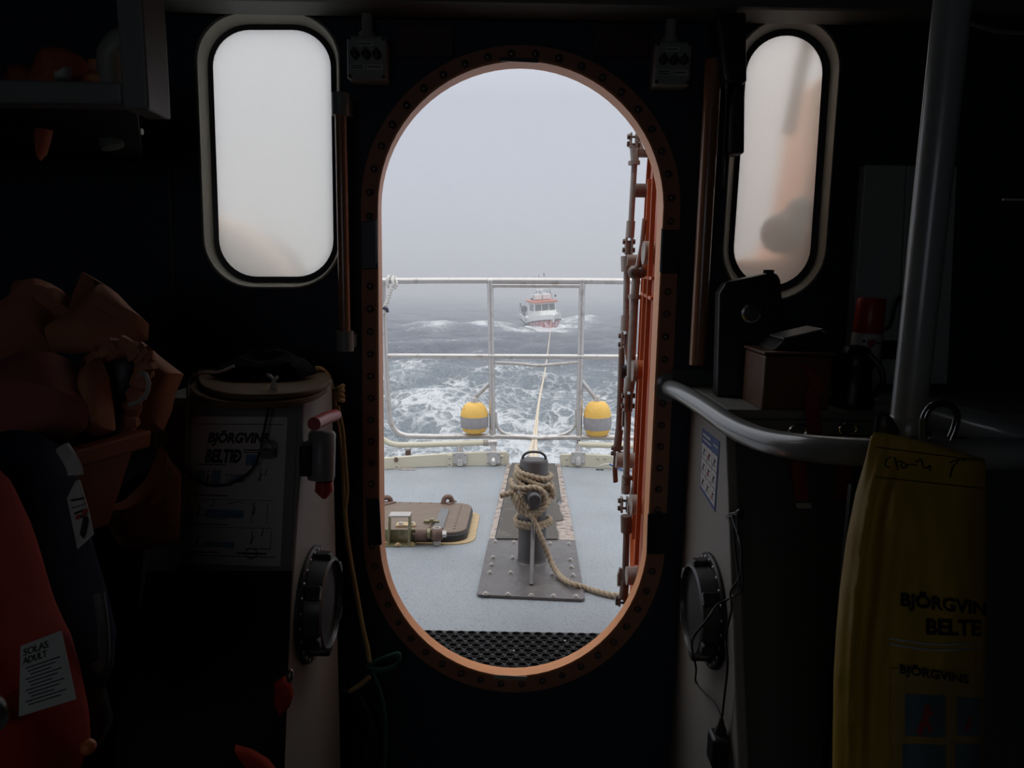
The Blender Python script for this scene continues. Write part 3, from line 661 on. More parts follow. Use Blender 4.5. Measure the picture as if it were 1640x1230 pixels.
def build_stern():
    CR = M['cream']
    # coaming boards, curved in plan
    def board(name, pts, lab):
        low = [D(x, yb) for x, yt, yb in pts]
        t = thing(name, sum(low, V()) / len(low), lab, 'coaming', 'cream coaming boards at the stern')
        up = [P(pts[i][0], pts[i][1], low[i].y) for i in range(len(pts))]
        rings = []
        for a, b in zip(low, up): rings.append([a, a + V((0, .03, 0)), b + V((0, .03, 0)), b])
        obj('board', MB().loft(rings), CR, t, smooth=20, bevel=.004)
        def by(px):
            for (a_, _, _), (b_, _, _), p, q_ in zip(pts, pts[1:], low, low[1:]):
                if a_ <= px <= b_: return p.y + (q_.y - p.y) * (px - a_) / (b_ - a_)
            return low[-1].y
        return t, by
    tl, byl = board('stern_coaming', [(598, 735, 753.5), (640, 732, 750.5), (680, 729, 748.5), (730, 726, 746.8), (780, 724, 746.2), (811, 724, 745.5), (815.5, 728, 744)], 'cream coaming board along the stern left of the open gap')
    tr, byr = board('stern_coaming', [(897, 731, 745), (900, 728, 747), (940, 728, 748.5), (980, 730, 751), (1020, 732, 753.5), (1075, 737, 757)], 'cream coaming board along the stern right of the open gap')
    sd = 5.06
    def bolts(t, pts, by, d, r=.009):
        f = None
        for x, y in pts:
            p = P(x, y, by(x) - d)
            if f is None:
                f = obj('bolt', domebolt(r), M['zinc'], None); f.parent = t; f.location = p - root_loc(t); f.rotation_euler = (math.pi / 2, 0, 0)
            else: copy_part(f, t, p, (math.pi / 2, 0, 0))
    z2 = lambda x, y: (600 + x / 5.592, 680 + y / 5.592)
    dd = D(740, 746.5).y - .006
    # left board: hinge straps and stud
    for x0, y0, x1, y1 in ((650, 270, 695, 410), (1118, 275, 1155, 395), (170, 370, 222, 420)):
        dl = byl(z2((x0 + x1) / 2, 0)[0]) - .004; a, b = P(*z2(x0, y0), dl), P(*z2(x1, y1), dl); c = (a + b) / 2
        obj('hinge_strap', MB().box(c, (b.x - a.x, .012, a.z - b.z)), M['cream'], tl, bevel=.003)
    obj('stud', MB().lathe([(.018, 0), (.018, .004), (.009, .006), (.009, .012)], P(634, 736, byl(634)), (0, -1, 0), 16), M['rust'], tl)
    bolts(tl, [z2(672, 300), z2(672, 355), z2(1137, 290), z2(1137, 350), z2(197, 372)], byl, .012)
    x3 = lambda x, y: (740 + x / 4.393, 700 + y / 4.393)
    bolts(tr, [x3(738, 155), x3(738, 198), x3(955, 150), x3(1005, 150)], byr, .004)
    a, b = x3(858, 230), x3(895, 240)
    obj('hinge_strap', MB().box(P(*x3(877, 228), byr(940) - .004), (.03, .012, .03)), M['rust'], tr)
    # lower tube rail with its stanchions
    def low_rail(lab, tube, posts, by):
        t = thing('stern_handrail', P(tube[0][0], tube[0][1], 5.12), lab, 'handrail', 'low cream tube rails on the coaming')
        obj('tube', MB().tube(spl([P(x, y, 5.12) for x, y in tube], 6), .0215, 14), CR, t)
        for x, y0, y1 in posts:
            obj('stanchion', MB().tube([P(x, y0, 5.12), P(x, y1 - 14, 5.10), P(x, y1 - 4, by(x) - .014), P(x, y1, by(x) - .012)], .021, 12), M['steel'], t)
            c = P(x, y1 - 10.5, by(x) - .006); obj('bracket_plate', MB().box(c, (.105, .008, .092)), M['steel'], t, bevel=.003)
            f = None
            for ox in (-.04, .04):
                for oz in (-.033, .033):
                    p = c + V((ox, -.005, oz))
                    if f is None: f = obj('bolt', domebolt(.009), M['zinc'], None); f.parent = t; f.location = p - root_loc(t); f.rotation_euler = (math.pi / 2, 0, 0)
                    else: copy_part(f, t, p, (math.pi / 2, 0, 0))
        return t
    l = low_rail('low cream tube rail on the left half of the stern coaming', [(600, 672), (606, 695), (617, 706), (633, 712), (660, 712.5), (700, 711.5), (790, 708.5)], [(736.5, 713, 745), (790, 708, 744)], byl)
    obj('end_cap', MB().tube([P(782, 708.8, 5.12), P(796, 708.5, 5.12)], .026, 12), M['steel'], l)
    obj('rail_collar', MB().cyl(P(774, 709.2, 5.12), P(783, 709, 5.12), .024, None, 12), M['grey_gal'], l)
    rr_ = low_rail('low cream tube rail on the right half of the stern coaming', [(926, 711.5), (980, 713.5), (1060, 716)], [(926, 711, 744)], byr)
    # capped drain pipe behind the left board
    t = thing('vent_stub', P(653.5, 728, 5.2), 'short capped brown pipe behind the left stern coaming', 'pipe')
    obj('pipe', MB().cyl(P(653.5, 735, 5.2), P(653.5, 718.5, 5.2), .021, None, 14), M['rust'], t)
    obj('pipe_cap', MB().lathe([(.026, 0), (.026, .016), (.02, .022), (0, .022)], P(653.5, 720.5, 5.2), (0, 0, 1), 16), M['steel'], t)
    # cleat-like fitting under the board
    obj('scupper_lip', MB().ball(D(652, 751.5, .004), .055, (1.2, .35, .12), 16, 6), M['grey_gal'], label='small grey scupper lip under the left coaming board', cat='scupper')
    # white and blue cord with black plugs at the right
    c1 = thing('cord_coil', D(965, 750), 'white and blue cord ends lying by the right coaming board', 'cord')
    obj('white_cord', MB().tube(spl([P(958, 753, 5.0), P(960, 747, 4.99), P(966, 744, 4.98), P(975, 743, 4.98), P(982, 744, 4.98)], 6), .004, 8), M['rope_white'], c1)
    obj('blue_cord', MB().tube(spl([P(976, 743, 4.97), P(985, 748, 4.96), P(1000, 753.5, 4.95), P(1020, 757, 4.95)], 6), .007, 8), mat('blue_cord', (.05, .12, .32), .6), c1)
    obj('plug', MB().box(P(957.5, 754, 4.98), (.028, .03, .02)).box(P(964, 754, 4.98), (.024, .03, .02)), M['black'], c1, bevel=.004)
build_stern()

def build_hatch():
    h = .052; tr = D(757, 808, h); br = D(741, 858, h); cy0 = D(700, 853, h).y; cy1 = D(690, 804.5, h).y; xr = (D(757, 818, h).x + D(748, 845, h).x) / 2; W = .72
    cx = xr - W / 2; cy = (cy0 + cy1) / 2; d = cy1 - cy0
    t = thing('deck_hatch', DK(cx, cy), 'brown bolted deck hatch with rusty hinges and spring on the grey deck', 'hatch')
    rr2 = lambda gx, gy, r: rrect2(W + gx, d + gy, r, 8)
    obj('base_flange', MB().prism([DK(cx + x + .006, cy + y - .006, .0) for x, y in rr2(.06, .03, .11)], DN * .006), M['tan'], t, smooth=30)
    obj('rubber_seal', MB().prism([DK(cx + x, cy + y, .006) for x, y in rr2(.0, .0, .095)], DN * .034), M['seal'], t, smooth=30, bevel=.006)
    obj('lid', MB().prism([DK(cx + x, cy + y, .040) for x, y in rr2(-.012, -.012, .09)], DN * .012), M['hatch'], t, smooth=30, bevel=.003)
    # rivets around the lid
    f = None; loop = rr2(-.10, -.07, .06); q = V((0, 0, 1)).rotation_difference(DN).to_euler()
    for i in range(11):
        for x, y in ((W / 2 - .062, -d / 2 + .07 + (d - .14) * i / 10), (W / 2 - .12 - .055 * i, d / 2 - .022), (W / 2 - .12 - .055 * i, -d / 2 + .03)):
            p = DK(cx + x, cy + y, .052)
            if f is None: f = obj('rivet', domebolt(.0055), M['bolt_dark'], None); f.parent = t; f.location = p - root_loc(t); f.rotation_euler = q
            else: copy_part(f, t, p, q)
    z = lambda x, y: (600 + x / 9.11, 770 + y / 9.11)
    # grey strap across the lid up to the hinge arm
    a, b, c, e = (D(*z(970, 395), h), D(*z(1090, 430), h), D(*z(1000, 705), h), D(*z(850, 700), h))
    obj('hinge_strap', MB().prism([a, b, c, e], DN * .006), M['hatch_strap'], t, smooth=0, bevel=.002)
    def gooseneck(pts, pad):
        g = obj('hinge_arm', MB().tube(spl(pts, 7), .0135, 12), M['rust'], t)
        obj('hinge_pad', MB().prism([D(*z(*p), .052) for p in pad], DN * .007), M['rust'], g, smooth=0, bevel=.002)
    y0 = cy1 - .02
    g = lambda x, y, dy=0: P(*z(x, y), y0 + dy)
    gooseneck([g(1000, 385), g(1002, 320), g(1022, 255, .005), g(1065, 232, .01), g(1105, 245, .015), g(1125, 290, .02), g(1120, 335, .02)], ((1035, 335), (1085, 355), (1200, 310), (1165, 292)))
    gooseneck([g(80, 330), g(105, 285), g(140, 250), g(190, 245), g(225, 270, .01), g(235, 320, .02)], ((110, 320), (150, 362), (320, 320), (240, 308)))
    # spring, universal joint and nut along the near edge
    sy = cy0 - .028; s = lambda x, y, dy=0: P(*z(x, y), sy + dy)
    pts = []
    A, B = s(600, 790), s(760, 790)
    for i in range(7 * 14 + 1):
        u = i / (7 * 14); an = u * 7 * 2 * math.pi; pts.append(A * (1 - u) + B * u + V((0, math.cos(an) * .022, math.sin(an) * .022)))
    obj('spring', MB().tube(pts, .0038, 7), M['rust'], t)
    obj('spring_shaft', MB().cyl(s(560, 790), s(990, 775), .008, None, 12), M['bolt_dark'], t)
    obj('clevis_joint', MB().ball(s(908, 780), .034, (1, .9, 1), 14, 10).cyl(s(760, 785), s(850, 780), .019, None, 12), M['rust'], t, smooth=50)
    obj('collar', MB().cyl(s(770, 765, -.01), s(815, 765, -.01), .021, None, 14), M['olive'], t)
    m = MB().lathe([(.019, 0), (.019, .018)], s(908, 740), (0, 0, 1), 6).lathe([(.017, 0), (.017, .018)], s(990, 775, -.01), (1, 0, 0), 6).lathe([(.018, -.02), (.018, .0)], s(908, 868), (0, 0, 1), 12)
    obj('nut', m, M['zinc'], t, smooth=0)
    # wing keeper on the lid and the pale plates
    obj('wing_keeper', MB().box(D(*z(830, 592), h + .01), (.075, .018, .012)).box(D(*z(832, 580), h + .018), (.02, .02, .02)), M['olive'], t, bevel=.003)
    obj('keeper_rod', MB().tube([D(*z(835, 600), h + .008), D(*z(770, 715), h + .006)], .004, 8), M['rust'], t)
    obj('pad_plate', MB().prism([D(*z(*p), h) for p in ((330, 632), (585, 628), (605, 660), (590, 676), (305, 680))], DN * .01), M['tan'], t, smooth=0, bevel=.002)
    f = None
    for x, y in ((380, 632), (540, 630)):
        p = D(*z(x, y), h + .01)
        if f is None: f = obj('bolt', hexbolt(.009, .009), M['zinc'], None); f.parent = t; f.location = p - root_loc(t); f.rotation_euler = q
        else: copy_part(f, t, p, q)
    # upright handle bracket standing in front of the hatch
    k = thing('handle_bracket', D(*z(360, 965)), 'olive grey upright handle bracket bolted to the deck in front of the hatch', 'bracket')
    yb = D(*z(360, 965)).y; w = lambda x, y, dy=0: P(*z(x, y), yb + dy)
    for x0, x1 in ((188, 212), (478, 516)):
        xa, xb = w(x0, 960).x, w(x1, 960).x; m_ = MB().prism([w(x0, 960), w(x1, 960), w(x1 + 2, 515), w(x0 + 12, 515)], (0, .05, 0)); obj('upright', m_, M['olive'], k, smooth=0, bevel=.002)
    obj('crossbar', MB().prism([w(200, 540), w(518, 540), w(518, 508), w(205, 508)], (0, .055, 0)), M['zinc'], k, smooth=0, bevel=.003)
    obj('back_plate', MB().prism([w(120, 960, .05), w(590, 960, .05), w(606, 930, .05), w(606, 740, .05), w(585, 712, .05), w(515, 708, .05), w(500, 712, .05), w(215, 712, .05), w(120, 712, .05)], (0, .008, 0)), M['olive'], k, smooth=0)
    obj('foot_plate', MB().prism([D(*z(*p)) for p in ((100, 968), (590, 968), (612, 905), (100, 905))], DN * .007), M['olive'], k, smooth=0, bevel=.002)
    f = None
    for x, y in ((150, 925), (338, 938), (545, 928)):
        p = D(*z(x, y), .007)
        if f is None: f = obj('bolt', hexbolt(.010, .009), M['tan'], None); f.parent = k; f.location = p - root_loc(k); f.rotation_euler = q
        else: copy_part(f, k, p, q)
build_hatch()
# ================================================================== CABIN SHELL: AFTER BULKHEAD, DOOR, WINDOWS
NEAR = oval_px((834, 330), (228.5, 232), (822.5, 858), (214.5, 224.5))
FAR = oval_px((832, 332), (221, 222), (823, 858), (206.5, 211.5))
OUT = oval_px((834, 326), (256, 254), (824, 862), (242, 247))
W1 = dict(glass=rrect_px((339, 48), (529, 48), (535, 443), (353, 443), 60), gask=rrect_px((330, 39), (538, 39), (543, 453), (345, 453), 68), frame=rrect_px((313, 21), (541, 21), (546, 459), (330, 459), 78))
W2 = dict(glass=rrect_px((1199, 57), (1321, 57), (1294, 459), (1171, 455), 62), gask=rrect_px((1191, 45), (1335, 47), (1304, 470), (1162, 466), 70), frame=rrect_px((1183, 29), (1350, 29), (1316, 480), (1154, 478), 82))
WT = .05
def plane(loop, y): return [P(x, z, y) for x, z in loop]
def build_bulkhead():
    flat = lambda loop, y: [(p.x, p.z) for p in plane(loop, y)]
    hole_d = [((a.x + b.x) / 2, (a.z + b.z) / 2) for a, b in zip(plane(NEAR, WY), plane(OUT, WY))]
    vs, fs = holed([(-1.5, 0), (1.5, 0), (1.5, 2.5), (-1.5, 2.5)], [hole_d, flat(W1['frame'], WY), flat(W2['frame'], WY)], WT)
    obj('wall_aft', MB().add([V((v.x, WY + WT / 2 + v.z, v.y)) for v in vs], fs), M['wall'], smooth=0, kind='structure')
    S = M['shell']
    obj('wall_left', MB().box((-1.53, 0, 1.25), (.06, 3.42, 2.5)), S, smooth=0, kind='structure')
    obj('wall_right', MB().box((1.53, 0, 1.25), (.06, 3.42, 2.5)), S, smooth=0, kind='structure')
    vs, fs = holed([(-1.5, 0), (1.5, 0), (1.5, 2.5), (-1.5, 2.5)], [[(-.98, 1.30), (.02, 1.30), (.02, 1.98), (-.98, 1.98)]], .06)      # unseen windscreen opening behind the camera, added and sized for fill light
    obj('wall_front', MB().add([V((v.x, -1.40 + v.z, v.y)) for v in vs], fs), S, smooth=0, kind='structure')
    obj('ceiling', MB().box((0, 0, 2.53), (3.12, 3.5, .06)), S, smooth=0, kind='structure')
    obj('floor', MB().box((0, 0, -.03), (3.12, 3.42, .06)), mat('dark_floor_mat', (.008, .008, .009), .7, bump=.2), smooth=0, kind='structure')
    # headlining edge along the top of the bulkhead
    a = P(250, 10, 1.60).z
    obj('trim_1', MB().box(((P(250, 10, 1.6).x + 1.45) / 2, 1.60, a + .03), (1.45 - P(250, 10, 1.6).x, .10, .06)), mat('grey_headlining', (.10, .105, .09), .6), smooth=0, kind='structure', bevel=.01)
    # panel joint on the left, a lighter aluminium strip
    obj('trim_2', MB().prism([P(262, 40, WY), P(266, 40, WY), P(289, 640, WY), P(284, 640, WY)], (0, -.006, 0)), mat('panel_joint_strip', (.035, .04, .035), .5), smooth=0, kind='structure')
build_bulkhead()

def build_door_frame():
    t = thing('trim_3', P(830, 1080, WY), kind='structure')
    # coaming tube, near and far lips
    n0, n1 = plane(NEAR, WY - .012), plane(FAR, WY + .072)
    c = sum(n0, V()) / len(n0)
    g = lambda loop, k: [p + (p - V((c.x, p.y, c.z))).normalized() * k for p in loop]
    obj('coaming', MB().loft([n0, g(n0, .005), g(n1, .012), n1, [(a * .02 + b * .98) for a, b in zip(n0, n1)]], closed=True), M['orange'], t, smooth=50, label='orange painted coaming lip')
    a, b = plane(OUT, WY - .008), g(plane(NEAR, WY - .008), .003)
    fl = MB().loft([b, a, [p + V((0, .008, 0)) for p in a], [p + V((0, .008, 0)) for p in b]], closed=True)
    obj('flange', fl, M['flange'], t, smooth=40, label='dark rust-brown flange')
    # ring of dome bolts
    mid = [(p + q) / 2 for p, q in zip(plane(NEAR, WY - .009), plane(OUT, WY - .009))]
    L = [0.0]
    for i in range(len(mid)): L.append(L[-1] + (mid[(i + 1) % len(mid)] - mid[i]).length)
    f = None; N = 72
    for k in range(N):
        s = L[-1] * (k + .3) / N; i = max(j for j in range(len(mid)) if L[j] <= s); u = (s - L[i]) / (L[i + 1] - L[i])
        p = mid[i] * (1 - u) + mid[(i + 1) % len(mid)] * u
        if f is None: f = obj('bolt', domebolt(.0088), M['bolt_dark'], None); f.parent = t; f.location = p - root_loc(t); f.rotation_euler = (math.pi / 2, 0, 0)
        else: copy_part(f, t, p, (math.pi / 2, 0, 0))
    # strike plates on the flange
    dk = mat('black_strike_plate', (.012, .014, .016), .4, .2)
    for px in (((579, 355), (604, 352), (606, 430), (580, 432)), ((1061, 368), (1089, 368), (1087, 438), (1058, 438)), ((1037, 822), (1072, 822), (1068, 886), (1035, 886)), ((586, 798), (608, 798), (612, 872), (590, 872))):
        obj('strike_plate', MB().prism([P(x, y, WY - .016) for x, y in px], (0, -.005, 0)), dk, t, smooth=0, bevel=.002)
    pl = mat('pale_strip', (.30, .31, .29), .5)
    for px in (((600, 354), (604, 352), (606, 420), (602, 422)), ((1059, 366), (1062, 366), (1059, 436), (1056, 436))):
        obj('strike_edge', MB().prism([P(x, y, WY - .0215) for x, y in px], (0, -.003, 0)), pl, t, smooth=0, label='pale strike edge')
    obj('sill_sticker', MB().prism([P(x, y, WY - .017) for x, y in ((791, 1080.5), (844, 1083.5), (843, 1090.5), (838, 1088.5), (791, 1086.5))], (0, -.0012, 0)), pl, t, smooth=0, label='pale strip stuck under the sill')
    obj('lintel_plate', MB().prism([P(x, y, WY - .018) for x, y in ((799, 92), (863, 94), (862, 101), (801, 98))], (0, -.003, 0)), mat('dull_plate', (.05, .05, .045), .4, .3), t, smooth=0)
build_door_frame()

def build_glass(nm, tint, film, r0, r1):
    FG = bpy.data.materials.new(nm); FG.use_nodes = True
    b = FG.node_tree.nodes['Principled BSDF']; n = FG.node_tree.nodes; l = FG.node_tree.links
    b.inputs['Transmission Weight'].default_value = 1; b.inputs['IOR'].default_value = 1.25; b.inputs['Specular IOR Level'].default_value = .3
    tcn = n.new('ShaderNodeTexCoord'); nz = n.new('ShaderNodeTexNoise'); nz.inputs['Scale'].default_value = 4; l.new(tcn.outputs['Object'], nz.inputs['Vector'])
    r = n.new('ShaderNodeMapRange'); r.inputs['To Min'].default_value = r0; r.inputs['To Max'].default_value = r1; l.new(nz.outputs['Fac'], r.inputs['Value']); l.new(r.outputs[0], b.inputs['Roughness'])
    b.inputs['Base Color'].default_value = (*tint, 1)
    tr = n.new('ShaderNodeBsdfTranslucent'); tr.inputs['Color'].default_value = (*tint, 1)     # the greasy film scatters part of the light
    ms = n.new('ShaderNodeMixShader'); ms.inputs['Fac'].default_value = film; l.new(b.outputs[0], ms.inputs[1]); l.new(tr.outputs[0], ms.inputs[2]); l.new(ms.outputs[0], n['Material Output'].inputs['Surface'])
    return FG
def build_window(name, W, FG):
    t = thing(name, V((sum(p.x for p in plane(W['glass'], WY)) / len(W['glass']), WY, min(p.z for p in plane(W['glass'], WY)))), kind='structure')
    fr, gk, gl = W['frame'], W['gask'], W['glass']
    alu = mat('pale_window_frame', (.36, .345, .28), .5, var=.06)
    cx = sum(p[0] for p in fr) / len(fr); cy = sum(p[1] for p in fr) / len(fr)
    mid_ = [((a[0] * .45 + b[0] * .55), (a[1] * .45 + b[1] * .55)) for a, b in zip(fr, gk)]
    gr = lambda loop, k: [(cx + (x - cx) * (1 + k / 110), cy + (y - cy) * (1 + k / 215)) for x, y in loop]
    obj('window_frame', MB().loft([plane(gr(fr, 2), WY - .012), plane(fr, WY - .012), plane(mid_, WY + .008), plane(gk, WY + .022), plane(gr(gk, 2), WY + .045), plane(gr(fr, 1), WY + .045), plane(gr(fr, 4), WY + .01), plane(gr(fr, 4), WY - .006)], closed=True), alu, t, smooth=45)
    obj('gasket', MB().loft([plane(gr(gk, 1), WY + .022), plane(gl, WY + .024), plane(gl, WY + .046), plane(gr(gk, 1), WY + .046)], closed=True), M['seal'], t, smooth=45)
    pane = MB(); pane.prism(plane(gr(gl, 1), WY + .028), (0, .006, 0)); obj('pane', pane, FG, t, smooth=0)
build_window('window_1', W1, build_glass('greasy_frosted_pane', (1, .985, .94), .42, .34, .34)); build_window('window_2', W2, build_glass('yellowed_frosted_pane', (1, .95, .86), .30, .28, .28))

def build_outside_bits():
    # seen blurred through the panes: an orange cowl on the left, a grey fender and orange casing on the right
    o = mat('pale_orange_cowl_paint', (.92, .66, .48), .5)
    y = 1.90
    t = thing('vent_cowl', P(400, 520, y), 'blurred pale orange cowl behind the left window, sloping down to the right', 'cowl')
    obj('cowl', pillow([P(x, z, y) for x, z in ((325, 350), (355, 343), (400, 360), (445, 395), (480, 440), (500, 560), (325, 560))], .10, folds=0), o, t)
    zc = P(400, 550, y); obj('cowl_pipe', MB().cyl(V((zc.x, y, DK(0, y).z - .02)), zc, .09, None, 20), o, t)
    obj('cowl_shadow_strip', MB().tube(spl([P(420, 385, 1.96), P(460, 410, 1.95), P(485, 450, 1.95), P(495, 500, 1.95)], 6), .022, 12), mat('grey_cowl_shade', (.40, .40, .38), .6), t, label='grey strip standing in for the shade beside the cowl')  # grey tube stands in for the soft shade right of the cowl
    t = thing('hanging_fender', P(1255, 395, 1.80), 'dark grey fender blurred behind the lower right of the right window', 'fender')
    obj('fender_body', MB().ball(P(1251, 374, 1.80), .050, (1, 1, 1), 20, 14), mat('dark_grey_fender', (.035, .033, .032), .6), t)
    obj('fender_neck', MB().ball(P(1279, 338, 1.80), .031, (1, 1, 1.1), 16, 10).ball(P(1268, 352, 1.8), .032, n=14, m=8).tube([P(1279, 338, 1.80), P(1345, 338, 1.80), P(1345, 338, 1.70)], .02, 10), mat('dark_grey_fender_neck', (.04, .04, .045), .6), t)
    t = thing('deck_casing', P(1270, 560, 1.98), 'orange casing blurred behind the foot of the right window', 'casing')
    obj('casing', MB().prism([P(x, z, 1.90) for x, z in ((1140, 418), (1255, 412), (1282, 350), (1300, 260), (1316, 120), (1345, 110))] + [V((P(1345, 600, 1.9).x, 1.90, DK(0, 1.9).z - .01)), V((P(1140, 600, 1.9).x, 1.90, DK(0, 1.9).z - .01))], (0, .25, 0)), mat('orange_casing_paint', (.92, .50, .28), .5), t, smooth=30, bevel=.03)
    obj('casing_pipe', MB().tube([P(1300, 40, 1.95), P(1283, 110, 1.95), P(1262, 215, 1.95)], .018, 12), mat('grey_casing_pipe', (.25, .22, .21), .5), t)
build_outside_bits()

def build_door():
    OR = M['door_orange']
    A = PX(1050, 560, P(1050, 560, 1.775).x); A = P(1051, 560, 1.775); B = P(1027, 560, 2.40)
    A.z = B.z = 0; dirn = (B - A).normalized(); wid = (B - A).length; nrm = V((-dirn.y, dirn.x, 0))      # towards the opening
    ztop = P(830, 108, 1.75).z + .03; zbot = P(830, 1068, 1.75).z - .02
    t = thing('door_1', V((A.x, A.y, zbot)), kind='structure')
    W = lambda s, z, n=0.0: V((A.x, A.y, 0)) + dirn * s + nrm * n + V((0, 0, z))
    r = wid / 2; cz1, cz0 = ztop - r, zbot + r
    loop = [(r + r * math.cos(a), cz1 + r * math.sin(a)) for a in [math.pi * i / 20 for i in range(21)]] + [(r - r * math.cos(a), cz0 - r * math.sin(a)) for a in [math.pi * i / 20 for i in range(21)]]
    obj('door_leaf', MB().prism([W(s, z, 0) for s, z in loop], -nrm * .02), OR, t, smooth=30)
    inner = [(r + (s - r) * .90, z - (.03 if z > 1.5 else -.03)) for s, z in loop]
    rim = [[W(s, z, 0) for s, z in loop], [W(s, z, .012) for s, z in loop], [W(r + (s - r) * .955, z - math.copysign(.012, z - 1.4), .012) for s, z in loop], [W(r + (s - r) * .955, z - math.copysign(.012, z - 1.4), 0) for s, z in loop]]
    obj('door_rim', MB().loft(rim, closed=True), M['door_edge'], t, smooth=30, label='brighter orange rim')
    for s in (.30, .62):
        obj('stiffener', MB().box((W(wid * s, (cz0 + cz1) / 2, .012)), (.012, .02, cz1 - cz0 + .18), Matrix((nrm, dirn, V((0, 0, 1)))).transposed()), M['door_edge'], t, smooth=0)
    for zpx in (475, 445):
        zz = P(1035, zpx, 2.0).z; obj('cross_stiffener', MB().box(W(wid * .5, zz, .008), (.016, wid * .8, .008), Matrix((nrm, dirn, V((0, 0, 1)))).transposed()), M['door_edge'], t, smooth=0)
    # bolts on the leaf
    f = None; qr = V((0, 0, 1)).rotation_difference(nrm).to_euler()
    for i in range(14):
        p = W(wid * (.46 if i % 2 else .76), cz0 + (cz1 - cz0 + .2) * (i - .5) / 13, 0)
        if f is None: f = obj('bolt', domebolt(.007), M['zinc'], None); f.parent = t; f.location = p - root_loc(t); f.rotation_euler = qr
        else: copy_part(f, t, p, qr)
    G, RU = M['grey_gal'], M['rust']
    d1, d2, d3 = 2.34, 2.12, 1.95
    q = lambda x, y, d: P(x, y, d)
    def leafx(p):                                # distance along +X to the leaf plane
        return ((V((A.x, A.y, 0)) - V((p.x, p.y, 0))).dot(nrm)) / nrm.x
    def stub(x, y, d, rad, m=G, name='dog_spindle', ext=0):
        p = q(x, y, d); e = p + V((leafx(p) + .004, 0, 0)); return obj(name, MB().cyl(p - V((ext, 0, 0)), e, rad, None, 18), m, t)
    def rod(pts, d, rad, m=RU, name='locking_rod'): return obj(name, MB().tube([q(x, y, d) for x, y in pts], rad, 12), m, t)
    def clevis(x, y, d, h=20, m=G):
        c = q(x, y, d); w = .009; k = h / F * d; mb = MB()
        for s_ in (-1, 1): mb.box(c + V((s_ * w, 0, 0)), (.007, .026, k))
        o = obj('clevis', mb, m, t, smooth=0, bevel=.002)
        mb = MB()
        for oz in (-.25, .25):
            a = c + V((0, 0, oz * k)); mb.lathe([(.0085, -.020), (.0085, -.013)], a, (1, 0, 0), 6).lathe([(.0085, .013), (.0085, .020)], a, (1, 0, 0), 6).cyl(a - V((.014, 0, 0)), a + V((.014, 0, 0)), .004, None, 8)
        obj('clevis_bolt', mb, M['bolt_dark'], o, smooth=0)
    def link(pts, d, w, m=G, name='link_bar'):
        obj(name, MB().tube(spl([q(x, y, d) for x, y in pts], 5), w, 8, flat=.6), m, t)
    # upper bracket and first rod
    obj('top_bracket', MB().prism([q(x, y, d1) for x, y in ((1017, 217), (1025, 224), (1036, 249), (1022, 250), (1019, 232))], (0, .012, 0)), G, t, smooth=0)
    obj('top_bracket_arm', MB().box((q(1030, 246, d1) + q(1044, 246, d1)) / 2, (.06, .02, .022)), RU, t, smooth=0)
    clevis(1014.5, 225, d1, 22)
    rod([(1015, 234), (1017, 262)], d1, .013, G, 'rod_end'); rod([(1015.5, 258), (1015.5, 264)], d1, .019, G, 'rod_collar')
    rod([(1016, 262), (1010.5, 360)], d1, .0095, G); rod([(1010.5, 354), (1008.5, 381)], d1, .014, G, 'rod_end')
    stub(1016, 305, d1, .022, RU, 'standoff')
    clevis(1007, 394, d1, 26); link([(1008, 388), (1007, 400), (1004, 413)], d1, .009)
    stub(1004, 417, d1 - .02, .019); rod([(1003, 410), (1003.5, 435)], d1, .018, G, 'rod_end')
    rod([(1004, 432), (1002.5, 510)], d1, .0105, G); rod([(1002.5, 505), (1001, 530)], d1, .016, G, 'rod_end')
    clevis(1000, 545, d1, 28); link([(1001, 535), (1002, 556), (1007, 585), (1009, 605)], d1, .008, M['steel'])
    rod([(996, 556), (994.5, 610), (991, 690)], d1 + .03, .0105); stub(994, 594.5, d1 + .03, .024, M['black'], 'rubber_buffer').data.materials[0] = M['black']
    rod([(992, 688), (988, 722)], d1 + .03, .0135, RU, 'rod_end'); clevis(988, 722, d1 + .03, 18, RU)
    link([(987, 728), (985, 750), (986, 772)], d1 + .03, .011, RU, 'hand_lever'); stub(986, 737, d1 + .01, .027, G)
    # second chain, nearer the hinge
    obj('dog_handle', MB().prism([q(x, y, d2) for x, y in ((1031, 350), (1036, 352), (1030, 415), (1027, 440), (1021, 444), (1019, 432), (1026, 395))], (0, .014, 0)), RU, t, smooth=0, bevel=.003)
    obj('dog_handle_edge', MB().tube([q(x, y, d2 - .004) for x, y in ((1031, 350), (1027, 390), (1019.5, 430))], .005, 8), M['zinc'], t, label='worn bright edge')
    obj('pivot_knob', MB().ball(q(1016, 436, d2), .020, n=14, m=8).ball(q(1026, 436, d2), .018, n=14, m=8), M['bolt_dark'], t)
    stub(1030, 405, d2 - .1, .033, G)
    rod([(1019, 444), (1016, 480), (1012, 560), (1010, 610)], d2, .0125, G); rod([(1016.5, 472), (1016, 479)], d2, .018, G, 'rod_collar'); rod([(1010, 604), (1006.5, 626)], d2, .016, G, 'rod_end')
    stub(1012, 593, d2 - .02, .030, M['door_edge'], 'orange_standoff'); rod([(1012, 594), (1019, 594)], d2 - .03, .032, G, 'standoff_collar')
    clevis(1006, 642, d2, 34); link([(1007, 632), (1005, 655), (1006, 690)], d2, .010)
    rod([(1006, 655), (1004, 700), (1003, 765)], d2 + .04, .0105, G); rod([(1004, 762), (1004, 768)], d2 + .04, .016, RU, 'rod_collar'); rod([(1003, 764), (1002, 790)], d2 + .04, .0145, G, 'rod_end')
    obj('bolt_block', MB().box(q(1001, 670, d2 + .05), (.018, .018, .05)), M['bolt_dark'], t, smooth=0)
    clevis(1000, 808, d2, 26)
